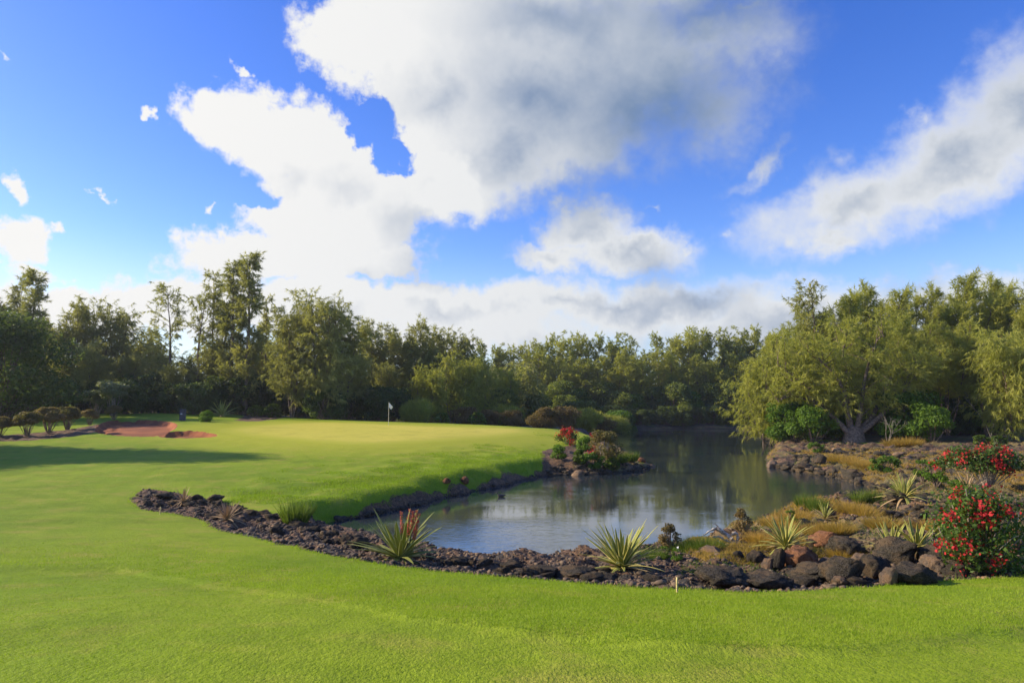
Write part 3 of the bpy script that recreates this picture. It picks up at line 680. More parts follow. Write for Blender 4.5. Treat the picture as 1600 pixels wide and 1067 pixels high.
def tree_top(key, px, top, d, name, label, group=None, rz=None, wide=1.0, cat='tree'):
    p = PT(px, top, d); z0 = gz(p[0], p[1]); s = (p[2] - z0) / KH[key] * (.92 if d > 120 else .96)
    o = place(key, name, label, cat, (p[0], p[1], z0), rnd.random() * 6.28 if rz is None else rz, (s * wide, s * wide, s), group)
    if '#' in label: PEND.setdefault(label, []).append((px, o))
    return o

G_L = 'dark casuarinas along the left edge of the course'
for key, px, top, d, lab in [
  ('spire', -25, 428, 86, None), ('spire2', 18, 428, 88, 'twin-pointed dark casuarina above the broadleaf tree, leftmost on the skyline'),
  ('spire', 57, 424, 84, 'slim dark casuarina spire just right of the broadleaf tree crown'),
  ('broadcas2', 100, 490, 92, None), ('spire2', 135, 476, 92, 'tallest casuarina between the broadleaf tree and the grassy tee mound'), ('broadcas', 176, 488, 96, None), ('broadcas2', 218, 520, 100, None), ('broadcas', 245, 545, 104, None),
  ('sparse', 277, 450, 92, 'thin leaning casuarina with open branches and sky showing through its crown'),
  ('sparse', 312, 460, 90, 'sparse dark casuarina left of the tallest tree, its top bending aside'),
  ('spire', 366, 408, 88, 'left one of the two tallest dark spires behind the putting green'),
  ('spire', 391, 396, 87, 'tallest tree of all, a clumpy dark casuarina spire on the left skyline'),
  ('spire2', 344, 424, 90, 'dark two-stemmed casuarina crowding the left side of the tallest spires'), ('spire2', 417, 466, 92, 'lower casuarina tucked against the right side of the tallest spire'),
  ('broadcas', 462, 494, 84, 'wide drooping casuarina behind the left end of the putting green'), ('broadcas', 507, 474, 83, 'broad casuarina with ragged arching top behind the putting green'),
  ('broadcas2', 540, 500, 88, None), ('spire2', 566, 502, 100, 'open-crowned casuarina left of the flagstick on the skyline'), ('broadcas2', 590, 520, 102, None),
  ('spire2', 608, 506, 104, 'pointed dark casuarina directly behind the flagstick'), ('broadcas2', 638, 512, 104, 'open-branched casuarina right of the flagstick with sky between its limbs'), ('broadcas2', 665, 526, 106, None), ('spire2', 690, 530, 108, None), ('broadcas', 715, 528, 112, None),
  ('broadcas', 60, 520, 100, None), ('broadcas', 10, 500, 100, None), ('broadcas2', 150, 540, 86, None), ('broadcas', 200, 560, 90, None), ('broadcas2', 300, 560, 96, None), ('broadcas', 270, 575, 86, None),
  ('broadcas', 340, 545, 96, None), ('broadcas', 400, 550, 96, None), ('broadcas2', 440, 540, 98, None), ('broadcas', 560, 560, 92, None), ('broadcas', 605, 575, 95, None), ('broadcas', 500, 560, 98, None),
  ('broadcas', -80, 470, 84, None), ('broadcas', -150, 450, 86, None), ('spire2', -200, 440, 90, None)]:
    tree_top(key, px, top, d, 'casuarina_tree', lab or 'dark feathery casuarina, # from the left in the left-hand belt', G_L)
G_F = 'olive casuarinas across the far shore of the pond'
fx = [(742,548),(765,528),(790,532),(828,528),(852,524),(884,512),(912,522),(945,518),(966,518),(1000,545),(1040,514),(1064,508),(1090,514),(1118,510),(1140,508),(1166,518),(1190,506),(1216,516)]
for i, (px, top) in enumerate(fx):
    lab = {5: 'taller olive casuarina at the middle of the far treeline, its twin peaks above its neighbours', 9: 'lowest casuarina in the dip of the far treeline', 14: 'pointed casuarina cluster peak left of the right-hand wood'}.get(i)
    tree_top(['far1','far2','far3'][i % 3], px, top + 3, 160 + (i * 37) % 9, 'casuarina_tree', lab or 'olive casuarina with a pointed top, # from the left on the skyline across the pond', G_F)
for i, px in enumerate(range(700, 1240, 33)):
    tree_top(['far3','far1','far2'][i % 3], px + rnd.uniform(-8, 8), 560 + rnd.uniform(-18, 22), (151 + (px * 7) % 6) if px > 800 else 126, 'casuarina_tree', 'lower olive casuarina, # from the left in the nearer row across the pond', G_F, wide=1.3)
for px, top, d, key in [(668,580,93,'weep'),(705,560,97,'weep'),(745,566,104,'weep'),(790,585,112,'weep')]:
    tree_top(key, px, top, d, 'casuarina_tree', 'pale drooping casuarina, # from the left behind the putting green', 'drooping casuarinas behind the putting green', wide=.9)
G_R = 'olive casuarinas of the wood right of the pond'
for key, px, top, d, lab in [
  ('near2', 1188, 520, 95, None), ('near1', 1212, 512, 92, None), ('near2', 1238, 505, 88, None), ('near3', 1262, 474, 84, None),
  ('sparse', 1280, 448, 82, 'open dark-topped casuarina, first tall one at the left of the right-hand wood'), ('near2', 1312, 456, 80, None), ('near1', 1350, 440, 84, 'slim casuarina top poking up behind the many-stemmed shore tree'), ('near2', 1390, 448, 80, None),
  ('near1', 1435, 446, 84, None), ('near2', 1478, 428, 82, 'tallest wind-bent casuarina tip of the right-hand wood'), ('near1', 1515, 434, 84, 'second wind-bent spire, right of the tallest tip of the right-hand wood'), ('near2', 1548, 444, 86, None),
  ('near1', 1575, 446, 80, None), ('near2', 1602, 436, 78, 'casuarina spire cut by the right edge of the photo'), ('near1', 1650, 430, 76, None), ('near3', 1720, 430, 74, None), ('near1', 1800, 430, 78, None),
  ('near3', 1230, 556, 84, None), ('near3', 1290, 530, 76, None), ('near3', 1410, 510, 74, None), ('near3', 1470, 505, 76, None), ('near3', 1530, 520, 76, None), ('near3', 1590, 520, 72, None), ('near3', 1380, 500, 90, None), ('near3', 1330, 500, 92, None), ('near3', 1500, 500, 94, None), ('near3', 1620, 520, 88, None)]:
    tree_top(key, px, top, d, 'casuarina_tree', lab or 'olive feathery casuarina, # from the left in the right-hand wood', G_R, rz=rnd.uniform(-.5, .5))
for px, top, d, lab in [(1196,574,78,'weeping casuarina hanging its foliage over the water at the left tip of the right-hand wood'), (1222,560,76,'drooping casuarina behind the green bush at the water'), (1575,525,66,'weeping casuarina with pale stems at the right, drooping sprays above dark shade')]:
    tree_top('weep', px, top, d, 'casuarina_tree', lab, G_R)
flush(None)
# the many-stemmed shore tree
def shore_tree():
    g = rng(77); C = Buf(); Wd = Buf()
    limbs = [((-2.9,.3,4.6),(-6.5,.8,7.5)),((-1.2,-.6,5.0),(-3.8,-1.2,9.0)),((-.2,.8,6.0),(-.6,1.2,11.2)),((1.0,-.4,5.4),(2.0,-.8,10.6)),((3.0,.2,4.4),(7.4,0,7.0)),((4.4,.9,5.2),(9.2,1.2,8.2)),((-2.0,1.0,3.4),(-7.6,1.4,4.6)),((3.6,-.8,3.6),(6.6,-1.6,6.2))]
    tips = []
    tube(Wd, [(0,0,-.4),(0,0,.5),(.05,0,1.1),(.05,0,1.6)], [1.25,.95,.8,.45], 12)
    for i, (a, b) in enumerate(limbs):
        s0 = np.array([np.sign(a[0]) * .4 * g.random(), .3 * g.normal(), .5 + .5 * g.random()])
        c1 = curve(s0, a, g, 7, .05, .05); tube(Wd, c1, np.linspace(.30, .17, 7), 8)
        c2 = curve(c1[-1], b, g, 7, .06, -.06); tube(Wd, c2, np.linspace(.17, .05, 7), 6)
        ln = np.concatenate([c1[2:], c2[1:]])
        for q in range(22):
            t = g.random() ** .8; p0 = ln[min(len(ln) - 1, 1 + int(t * (len(ln) - 1)))] + g.normal(size=3) * .15
            d = unit(np.array([g.normal() + .4 * np.sign(b[0]), g.normal(), .7 + g.random() * .8])); L = 1.2 + 2.0 * g.random()
            br = curve(p0, p0 + d * L, g, 5, .07); tube(Wd, br, np.linspace(.045, .012, 5), 4)
            for m in range(13):
                u = .25 + .75 * g.random(); ax = np.array([np.interp(u, np.linspace(0, 1, 5), br[:, k]) for k in range(3)]) + g.normal(size=3) * .28
                sd = unit(np.array([d[0] * .6 + .15, d[1] * .6, .45 - g.random()]) + g.normal(size=3) * .3); k = 18
                P = ax + sd * g.random((k, 1)) * .9
                needles(C, P, sd * .7 + g.normal(size=(k, 3)) * .4 + [0, 0, -.35], .52 * (.6 + .5 * g.random(k)),   .062 * (.7 + .6 * g.random(k)), g, np.clip(g.random() * .5 + g.random(k) * .4, 0, 1))
    proto('shore_tree', [('trunk', Wd.mesh('trunk', [M['bark']], True)), ('crown', C.mesh('crown', [M['needles_olive']]))])
shore_tree()
a = at(1335, 690); place('shore_tree', 'casuarina_tree', 'big spreading casuarina with many stems rising from one gnarled base on the right shore', 'tree', a, 0.0, (1.05,1,1.02), sink=.1)
def bare_tree(seed, H, nm=7):
    g = rng(seed); Wd = Buf()
    def rec(p, d, L, r, dep):
        q = p + d * L; c = curve(p, q, g, 5, .06); tube(Wd, c, np.linspace(r, r * .6, 5), 5)
        if dep == 0: return
        for _ in range(2 + (g.random() < .5)):
            rec(c[-1], unit(d + g.normal(size=3) * .38 + [0, 0, .12]), L * (.55 + .25 * g.random()), r * .58, dep - 1)
    for s in range(3): rec(np.zeros(3), unit(np.array([g.normal() * .25, g.normal() * .2, 1])), H * .36, H * .008, 3)
    return Wd
for key, seed, H in (('bare1', 5, 7.0), ('bare2', 9, 3.2)):
    proto(key, [('trunk', bare_tree(seed, H).mesh('bare_trunk', [M['bark_pale']], True))])
for px, py, d, key, s, lab in [(1566,575,69,'bare1',1.5,'bare pale-limbed dead tree standing out against the right-hand wood')]:
    p = PT(px, py, d); place(key, 'dead_tree', lab, 'tree', (p[0], p[1], gz(p[0], p[1]) - .1), 0.3 if s > 1.2 else 2, s)
for px, py, key, s, lab in [(1387,694,'bare2',1.0,'small leafless silvery sapling right of the gnarled shore tree'),(1470,684,'bare1',.85,'pale forked slender tree with leaning stems in front of the dark wood'),(1548,682,'bare1',.9,'pale twin-stemmed tree trunk with a bend at its foot, at the right of the wood'),(1290,672,'bare2',1.3,'thin pale sapling by the green bush at the water')]:
    a = at(px, py); place(key, 'dead_tree', lab, 'tree', a, rnd.random() * 6, s, sink=.05)

# dark broad tree at the left and the trees beside it that throw the long shadow
a = PT(8, 478, 70); place('dark_broad', 'broadleaf_tree', 'massive dark broadleaf tree filling the left edge of the picture', 'tree', (a[0], a[1], gz(a[0], a[1])), 0, (1.15,1.15,1.1))
for x, y, s, lab in [(-39.5,43,(.7,.7,1.2),'tall dark broadleaf tree just outside the left edge casting its shadow on the fairway'),(-52,44,(.85,.85,1.35),'dark broadleaf tree left of the shadow-casting one'),(-45,38.5,(.6,.6,.9),'broadleaf tree nearest the viewer off the left edge')]:
    place('dark_broad', 'broadleaf_tree', lab, 'tree', (x, y, gz(x, y)), rnd.random() * 6, s)

# understory
def shrubs(lst, group):
    for key, px, py, d, s, name, lab, cat in lst:
        p = PT(px, py, d); z = gz(p[0], p[1]); place(key, name, lab, cat, (p[0], p[1], z), rnd.random() * 6.28, s, group, sink=.1)
L = []
for i, px in enumerate(range(-60, 640, 26)):
    L.append(('bush_dark', px + rnd.uniform(-8, 8), 640, 84 + rnd.uniform(-3, 8), 1.0 + rnd.random() * .5, 'shrub', 'dark leafy shrub in the deep shade under the left trees', 'shrub'))
shrubs(L, 'dark shrubs under the left trees')
L = []
for i, px in enumerate(range(620, 930, 24)):
    L.append((['big_far_dark','big_far_bush'][i % 2], px, 640, 108 + (i * 13) % 22, .75 + rnd.random() * .25, 'shrub', 'leafy green shrub below the trees behind the putting green', 'shrub'))
shrubs(L, 'green shrubs behind the putting green')
L = []
for i, px in enumerate(range(880, 1240, 22)):
    L.append((['big_far_bush','far_green','big_far_dark','big_far_bush'][i % 4], px, 640, 149 + (i * 13) % 4, 1.0 + rnd.random() * .4, 'shrub', 'rounded green shrub in the thicket on the far bank', 'shrub'))
    L.append(('big_far_dark', px + 11, 640, 146, .62 + rnd.random() * .2, 'shrub', 'dark shrub overhanging the water on the far bank', 'shrub'))
shrubs(L, 'shrubs on the far bank')
L = []
for i, px in enumerate(range(1215, 1700, 30)):
    L.append((['bush_dark','bush_green2','bush_dark'][i % 3], px, 640, 80 + rnd.uniform(-2, 6), .9 + rnd.random() * .5, 'shrub', 'leafy shrub filling the shade under the right-hand wood', 'shrub'))
    L.append(('bush_dark', px + 12, 640, 92, 1.9, 'shrub', 'leafy shrub filling the shade under the right-hand wood', 'shrub'))
shrubs(L, 'shrubs under the right-hand wood')
shrubs([
 ('bush_green2', 1240, 640, 72, 1.15, 'shrub', 'bright green leafy bush at the water left of the shore tree', 'shrub'),
 ('bush_green', 1268, 640, 70, 1.25, 'shrub', 'bright green bush between the water and the gnarled shore tree', 'shrub'),
 ('bush_green2', 1290, 640, 76, 1.35, 'shrub', 'tall sunlit bush right behind the left stems of the shore tree', 'shrub'),
 ('bush_green2', 1425, 640, 68, 1.35, 'shrub', 'glossy green bush right of the shore tree in front of the dark wood', 'shrub'),
 ('bush_green', 1452, 640, 66, 1.2, 'shrub', 'green bush beside the pale forked slender tree', 'shrub'),
 ('feather', 655, 640, 88, 1.05, 'shrub', 'feathery lime-green bush right of the flagstick', 'shrub'),
 ('bush_brown', 728, 640, 92, 1.15, 'shrub', 'russet-brown shrub behind the right half of the putting green', 'shrub'),
 ('bush_brown', 762, 640, 94, 1.1, 'shrub', 'second russet shrub behind the putting green, right of the first', 'shrub'),
 ('bush_brown', 800, 640, 93, 1.1, 'shrub', 'olive-brown shrub behind the right end of the putting green', 'shrub'),
 ('feather', 790, 640, 100, 1.1, 'shrub', 'feathery shrub behind the brown shrubs past the green', 'shrub'),
 ('bush_brown', 850, 640, 88, 1.25, 'shrub', 'brown-green shrub just left of the red-flowering bush', 'shrub'),
 ('bush_brown', 880, 640, 94, 1.35, 'shrub', 'olive shrub behind the red-flowering bush', 'shrub'),
 ('feather', 915, 640, 104, 1.2, 'shrub', 'feathery yellow-green shrub on the far bank past the red-flowering bush', 'shrub'),
 ('bush_brown', 935, 640, 112, 1.5, 'shrub', 'brown shrub on the shore of the channel behind the small point', 'shrub'),
 ('feather', 952, 640, 122, 1.5, 'shrub', 'feathery shrub at the far end of the channel shore behind the small point', 'shrub'),
 ('bush_green2', 968, 640, 134, 1.5, 'shrub', 'green shrub where the channel shore meets the far bank', 'shrub'),
 ('bush_silver', 176, 640, 77, 1.15, 'small_tree', 'silvery flat-topped small tree behind the bunker', 'tree'),
 ('bush_silver', 150, 640, 78, .85, 'small_tree', 'lower silvery small tree left of the flat-topped one', 'tree')], None)
for px, py, s, lab in [(321,659,.72,'round clipped green bush on the slope right of the dark post')]:
    a = at(px, py); place('bush_round', 'shrub', lab, 'shrub', a, 0, s, sink=.05)
# low shrub row left of the bunker
for px, py, s, lab in [(42,680,.95,'thin-stemmed hedge shrub, leftmost full one in the row by the bunker'),(76,676,1.05,'flat-topped bronze hedge shrub, second in the row'),(105,671,1.0,'flat-topped bronze hedge shrub, third in the row'),(0,682,.8,'hedge shrub cut by the left edge of the photo'),(140,664,.75,'small bronze hedge shrub nearer the bunker'),(178,656,.8,'last small bronze hedge shrub, right above the bunker rim'),(-45,684,1.0,'hedge shrub outside the left edge')]:
    a = at(px, py); place('hedge', 'hedge_shrub', lab, 'shrub', a, rnd.random() * 6, s, 'row of low shrubs left of the bunker', sink=.03)

# woodland beyond, read as one mass
g = rng(99); C = Buf()
pts = []
for (x0, x1, y0, y1, n, hh) in [(-150,-45,100,150,140,13),(-60,3,112,160,110,12),(-5,85,166,205,150,17),(60,150,90,150,120,16),(-200,-60,40,100,100,11)]:
    for _ in range(n): pts.append((g.uniform(x0, x1), g.uniform(y0, y1), hh * g.uniform(.7, 1.0)))
for x, y, h in pts:
    z0 = 1.5; k = 420; u = g.random(k); rr = 3.4 * (1 - u ** 2 * .7) * np.sqrt(g.random(k)) * g.uniform(.6, 1.2); a_ = g.random(k) * 6.283
    P = np.stack([x + np.cos(a_) * rr, y + np.sin(a_) * rr, z0 + h * (.03 + .95 * u)], 1)
    needles(C, P, np.stack([np.cos(a_), np.sin(a_), -.6 + 0 * u], 1) + g.normal(size=(k, 3)) * .4, .8, .26, g, g.random() * .4 + g.random(k) * .3)
tag(ob('distant_wood', C.mesh('distant_wood', [M['needles_dark']])), 'dark mass of woodland seen through the gaps behind the nearer trees', 'wood', kind='stuff')
# ------------------------------------------------------------------ rocks
def ico(sub):
    import bmesh
    bm = bmesh.new(); bmesh.ops.create_icosphere(bm, subdivisions=sub, radius=1.0)
    V = np.array([v.co[:] for v in bm.verts]); F = np.array([[v.index for v in f.verts] for f in bm.faces]); bm.free(); return V, F
ICO = {s: ico(s) for s in (1, 2, 3, 4, 5)}
def rock_mesh(seed, sub, boxy=.6, rough=.16, flat=.8, cuts=7, name='rock', mt='lava_rock'):
    g = rng(seed); V, F = ICO[sub]; V = V.copy()
    V = np.sign(V) * np.abs(V) ** (1 - boxy * .4)
    for _ in range(cuts):                     # flat broken faces
        n = unit(g.normal(size=3)); d = .55 + .3 * g.random(); s = V @ n - d; V -= np.outer(np.maximum(s, 0) * .9, n)
    q = V + seed * 3.7
    r = fbm(q[:, 0] * 1.6, q[:, 1] * 1.6, q[:, 2] * 1.6, 3, seed) * rough + fbm(q[:, 0] * 6, q[:, 1] * 6, q[:, 2] * 6, 3, seed + 9, .6) * rough * .5 - np.maximum(0, fbm(q[:, 0] * 4.2, q[:, 1] * 4.2, q[:, 2] * 4.2, 2, seed + 19)) * rough * .9
    V = V * (1 + r)[:, None]; V[:, 2] *= flat
    V[:, 2] -= V[:, 2].min() * .72
    return mesh(name, V / 1.0, F, [M[mt]], True)
RK = {}
for mt in ('lava_rock', 'rust_rock', 'pale_rock'):
    for i in range(4): RK[mt, i] = rock_mesh(100 + i * 7 + len(mt), 4, boxy=.8, rough=.17, flat=.85, cuts=10, mt=mt)
RS = [rock_mesh(300 + i, 3, boxy=.4, rough=.24, flat=.75, cuts=4) for i in range(8)]
RSP = [rock_mesh(330 + i, 3, boxy=.4, rough=.2, flat=.75, cuts=5, mt='pale_rock') for i in range(3)]
def rock(px, py, w, h, mt, i, label, rz=0.0, dep=None, tilt=0.0):
    """w, h in photo pixels at the ground point"""
    x, y, z = at(px, py); m = math.hypot(x, y) / FPX; hw = w * m / 2; hh = h * m
    o = ob('rock', RK[mt, i], None, (x, y + (dep or hw) * .6, 0), rz, None)
    o.scale = (hw * .95, (dep or hw) * .95, hh * .62); o.rotation_euler = (tilt * .3, tilt, rz)
    o.location.z = min(z, gz(o.location.x, o.location.y)) - hh * .08
    return tag(o, label, 'rock')
BIG = [
 (1183,882,34,26,'lava_rock',0,'dark blocky boulder left of the upright pointed stone',.3),
 (1221,889,24,40,'lava_rock',1,'upright pointed dark stone between two boulders',.1),
 (1203,892,20,26,'pale_rock',1,'small tilted stone leaning at the foot of the upright pointed one',.5),
 (1254,888,54,40,'rust_rock',0,'big rust-brown boulder right of the upright pointed stone',.2),
 (1297,856,44,30,'rust_rock',1,'square reddish boulder set back behind the front row',.1),
 (1271,856,18,14,'lava_rock',2,'small dark stone beside the square reddish boulder',0),
 (1335,872,54,32,'lava_rock',3,'flat-topped layered grey boulder behind the dark pyramid rock',.2),
 (1278,884,28,12,'pale_rock',0,'low tan stone right of the rust-brown boulder',.4),
 (1299,889,30,20,'pale_rock',2,'tan rounded stone under the layered boulder',1.1),
 (1331,908,66,44,'lava_rock',1,'dark pyramid-shaped boulder in the front row',.1),
 (1285,908,76,26,'lava_rock',2,'long low dark block left of the pyramid-shaped boulder',-.1),
 (1140,921,84,30,'lava_rock',3,'long flat dark slab at the lawn edge, left half',-.05),
 (1203,921,84,28,'lava_rock',0,'long flat dark slab at the lawn edge, right half',.12),
 (1262,917,40,17,'lava_rock',1,'low rounded dark stone at the lawn edge right of the long slabs',.2),
 (1318,915,22,12,'pale_rock',3,'small grey stone at the lawn edge in front of the pyramid rock',.2),
 (1417,882,66,42,'lava_rock',2,'large craggy boulder directly below the double agave',.3),
 (1380,906,42,40,'lava_rock',3,'steep dark boulder right of the pyramid rock',-.2),
 (1433,912,66,36,'lava_rock',0,'biggest pitted boulder at the lawn edge below the agave',.15),
 (1396,914,26,34,'pale_rock',1,'tall narrow brown stone left of the biggest pitted boulder',0),
 (1476,880,44,36,'lava_rock',1,'wedge-shaped dark boulder under the left side of the big red-flowering bush',.4),
 (1475,900,44,32,'pale_rock',3,'tan-sided boulder below the wedge-shaped one',.1),
 (1507,902,40,24,'lava_rock',2,'low pitted rock at the lawn edge under the red-flowering bush',.1),
 (1455,880,24,22,'lava_rock',3,'dark stone squeezed beside the craggy boulder',0),
 (1540,892,34,13,'lava_rock',0,'flat dark stone in front of the red-flowering bush',.1),
 (1586,862,46,36,'rust_rock',2,'brown boulder in the shade right of the red-flowering bush',.3),
 (1347,882,26,18,'pale_rock',0,'tan stone in the gap right of the layered boulder',.6),
 (1362,888,26,20,'lava_rock',2,'dark stone between the pyramid rock and the steep boulder',.2),
 (1471,908,18,12,'pale_rock',2,'small pale stone at the foot of the tan-sided boulder',.2),
 (845,895,62,18,'lava_rock',1,'hump-backed dark lava rock at the water edge right of the aloe',.1),
 (800,890,40,15,'lava_rock',0,'dark lava rock left of the hump-backed one at the water edge',.1),
 (900,905,76,22,'lava_rock',2,'broad dark lava rock left of the yellow-striped agave',.1),
 (945,909,50,18,'lava_rock',3,'dark lava rock at the foot of the yellow-striped agave',.1),
 (718,884,34,13,'lava_rock',3,'dark lava rock just right of the aloe base',.4),
 (760,884,26,14,'lava_rock',1,'small dark rock at the water between aloe and hump-backed rock',.4),
 (905,748,28,17,'pale_rock',1,'large grey rock at the waterline of the small point below the pink bush',.2),
 (1016,732,18,8,'pale_rock',0,'flat stone at the very tip of the small point',.2),
 (1004,723,14,9,'rust_rock',3,'brown stone on the tip of the small point',.2),
 (697,756,15,13,'rust_rock',1,'left of two brown stones under the overhanging grass bank',.2),
 (725,757,15,16,'rust_rock',0,'right of two brown stones under the overhanging grass bank',.5),
 (255,778,30,10,'lava_rock',0,'dark flat rock at the left tip of the rocky bed',.1),
 (305,782,16,12,'lava_rock',1,'squarish black rock beside the small dry agave',.1),
 (330,785,30,13,'lava_rock',2,'black humped rock at the upper rim of the rocky bed',.1),
 (1050,743,13,7,'lava_rock',3,'lone dark rock showing above the water in the middle of the pond',.1),
 (1285,726,22,18,'lava_rock',1,'rounded dark boulder on the right shore below the orange grass',.1),
 (1262,727,16,15,'lava_rock',2,'dark boulder at the waterline left of the rounded one',.1)]
for (px, py, w, h, mt, i, lab, rz) in BIG: rock(px, py, w, h, mt, i, lab, rz)

RUB = Buf(); RV2, RF2 = [], []
RI = [rock_mesh(360 + i, 2, boxy=.4, rough=.24, flat=.75, cuts=4) for i in range(4)]
RIV = []
for me in RI:
    v = np.empty(len(me.vertices) * 3, np.float32); me.vertices.foreach_get('co', v); RIV.append(v.reshape(-1, 3).astype(float))
def scatter(poly, n, smin, smax, label, group, seed, pale=.12, emb=.25, flatten=1.0, extra=1.0):
    _scatter(poly, n, smin, smax, label, group, seed, pale, emb, flatten, False)
    _scatter(poly, int(n * extra), smin * .6, smin * 1.5, None, None, seed + 50, pale, emb, flatten, True) if False else None
def _scatter(poly, n, smin, smax, label, group, seed, pale, emb, flatten, stuff):
    g = rng(seed); poly = np.array(poly, float); c = 0; tries = 0
    seg = np.linalg.norm(np.diff(poly[:, :2], axis=0), axis=1); cum = np.concatenate([[0], np.cumsum(seg)])
    while c < n and tries < n * 6:
        tries += 1
        t = g.random() * cum[-1]; i = min(len(seg) - 1, int(np.searchsorted(cum, t) - 1)); i = max(i, 0); u = (t - cum[i]) / seg[i]
        px, py, wd = poly[i] * (1 - u) + poly[i + 1] * u
        px += g.normal() * wd * 1.2; py += g.uniform(-1, 1) * wd
        x, y = hit(px, py, land_b)
        z = gz(x, y)
        if z < -.35: continue
        s = smin * (smax / smin) ** (g.random() ** 1.6) / 2
        if stuff:
            v = RIV[g.integers(4)] * [s * g.uniform(.8, 1.4), s * g.uniform(.7, 1.1), s * g.uniform(.6, 1.0) * flatten]; a_ = g.random() * 6.28
            v = np.stack([v[:, 0] * math.cos(a_) - v[:, 1] * math.sin(a_), v[:, 0] * math.sin(a_) + v[:, 1] * math.cos(a_), v[:, 2]], 1) + [x, y, z - s * emb]
            RUB.add(v, ICO[2][1], g.random()); c += 1; continue
        me = RSP[g.integers(3)] if g.random() < pale else RS[g.integers(8)]
        o = ob('rock', me, None, (x, y, z - s * emb * 1.3), g.random() * 6.28, (s * g.uniform(.8, 1.4), s * g.uniform(.7, 1.1), s * g.uniform(.6, 1.0) * flatten))
        o.rotation_euler = (g.normal() * .15, g.normal() * .15, o.rotation_euler[2]); tag(o, label, 'rock', group); c += 1
land_b = None
scatter([(228,778,7),(300,790,12),(400,812,14),(480,832,12),(560,848,9)], 48, .16, .45, 'black lava rock in the rubble bed running from the left tip to the aloe', 'lava rubble left of the aloe', 1)
scatter([(300,776,3),(400,803,4),(470,820,4),(530,846,3),(600,862,3)], 20, .2, .5, 'black lava rock along the inner rim of the left rubble bed', 'lava rubble left of the aloe', 2)
scatter([(660,874,4),(760,885,5),(860,897,6),(960,902,7),(1060,895,12),(1120,900,12)], 44, .15, .42, 'dark lava rock in the strip between pond and lawn', 'lava rubble between pond and lawn', 3)
scatter([(1060,875,10),(1200,865,14),(1340,850,14),(1450,845,14),(1590,840,16)], 30, .2, .5, 'lava rock strewn among the dry grass behind the front boulders', 'rocks behind the front boulders', 4, pale=.25)
scatter([(1120,912,5),(1240,905,8),(1350,905,8),(1450,900,8),(1590,893,7)], 20, .18, .38, 'small rock filling the gaps in the front row of boulders', 'small rocks in the front row', 5, pale=.3)
scatter([(1206,728,2),(1250,733,3),(1300,742,4),(1345,754,5),(1390,768,6),(1420,790,8)], 34, .5, 1.2, 'dark boulder along the waterline of the right shore', 'boulders along the right shore', 6)
scatter([(1240,712,4),(1330,710,6),(1430,715,10),(1530,720,12),(1600,720,14)], 20, .5, 1.2, 'dark rock on the open ground of the right bank', 'rocks on the right bank', 7, pale=.3, flatten=.7)
scatter([(1380,800,8),(1460,800,10),(1560,790,14),(1600,780,14)], 14, .35, .8, 'dark rock among low plants right of the inlet', 'rocks right of the inlet', 8, flatten=.8)
scatter([(862,742,2),(900,745,2.5),(950,742,2.5),(1000,735,2.5),(1012,730,2)], 20, .35, .9, 'dark wet rock edging the small point below the pink bush', 'rocks round the small point', 9)
scatter([(530,812,2),(640,792,2),(740,768,2.5),(860,738,2)], 0, .2, .6, 'dark stone in the soil bank under the grass slope', 'stones in the soil bank', 10, flatten=.7)
for q in [([(228,778,7),(300,790,12),(400,812,14),(480,832,12),(560,848,9)],90,.1,.3,61),([(300,776,3),(400,803,4),(470,820,4),(530,846,3),(600,862,3)],60,.1,.3,62),([(660,876,4),(760,888,5),(860,899,6),(960,904,7),(1060,897,12),(1120,900,12)],80,.08,.3,63),
          ([(1060,875,10),(1200,865,14),(1340,850,14),(1450,845,14),(1590,840,16)],120,.08,.25,64),([(1120,912,5),(1240,905,8),(1350,905,8),(1450,900,8),(1590,893,7)],90,.06,.22,65),([(1206,728,2),(1250,733,3),(1300,742,4),(1345,754,5),(1390,768,6),(1420,790,8)],70,.2,.6,66),
          ([(1240,712,5),(1330,710,8),(1430,715,14),(1530,720,16),(1600,720,18)],170,.2,.8,67),([(1380,800,14),(1460,800,20),(1560,790,24),(1600,780,24)],150,.12,.5,68),([(862,738,5),(900,735,9),(950,733,9),(1000,730,5),(1012,730,2)],110,.15,.45,69),([(530,812,2),(640,792,2),(740,768,2.5),(860,738,2)],60,.1,.45,70)]:
    _scatter(q[0], q[1], q[2], q[3], None, None, q[4], .1, .25, .9, True)
tag(ob('rubble', RUB.mesh('rubble', [M['lava_rock']], True)), 'jumbled small pieces of dark lava rubble between the larger rocks', 'rubble', kind='stuff')

# gravel and crumbled lava, past counting
def zone_pts(n, seed, rmin, rmax, test, amin=-43, amax=43, pw=1.0):
    g = rng(seed); r = rmin + (rmax - rmin) * g.random(n) ** pw; a = np.radians(g.uniform(amin, amax, n)); x, y = np.sin(a) * r, np.cos(a) * r
    ok = test(x, y); return x[ok], y[ok], g
def bedtest(x, y):
    return look('bed', x, y) < -.03
x, y, g = zone_pts(60000, 50, 11, 34, bedtest); z = look('z', x, y); k = z > -.05; x, y, z = x[k][:15000], y[k][:15000], z[k][:15000]
V0, F0 = ICO[1]; n = len(x); s = .018 + .055 * g.random(n) ** 3
VV = V0[None] * (1 + .35 * g.normal(size=(n, 12, 1)) * .6) * s[:, None, None] * np.stack([g.uniform(.7, 1.5, n), g.uniform(.7, 1.3, n), g.uniform(.5, .9, n)], 1)[:, None]
VV = VV + np.stack([x, y, z + .02], 1)[:, None]
FF = (F0[None] + np.arange(n)[:, None, None] * 12).reshape(-1, 3)
half = n * 7 // 8
tag(ob('gravel', mesh('gravel', VV.reshape(-1, 3), FF, [M['soil_clod'], M['pale_rock']], False, mi=np.repeat((np.arange(n) > half).astype(int), 20))), 'dark crumbled lava gravel lying over the soil of the rocky bed', 'gravel', kind='stuff')

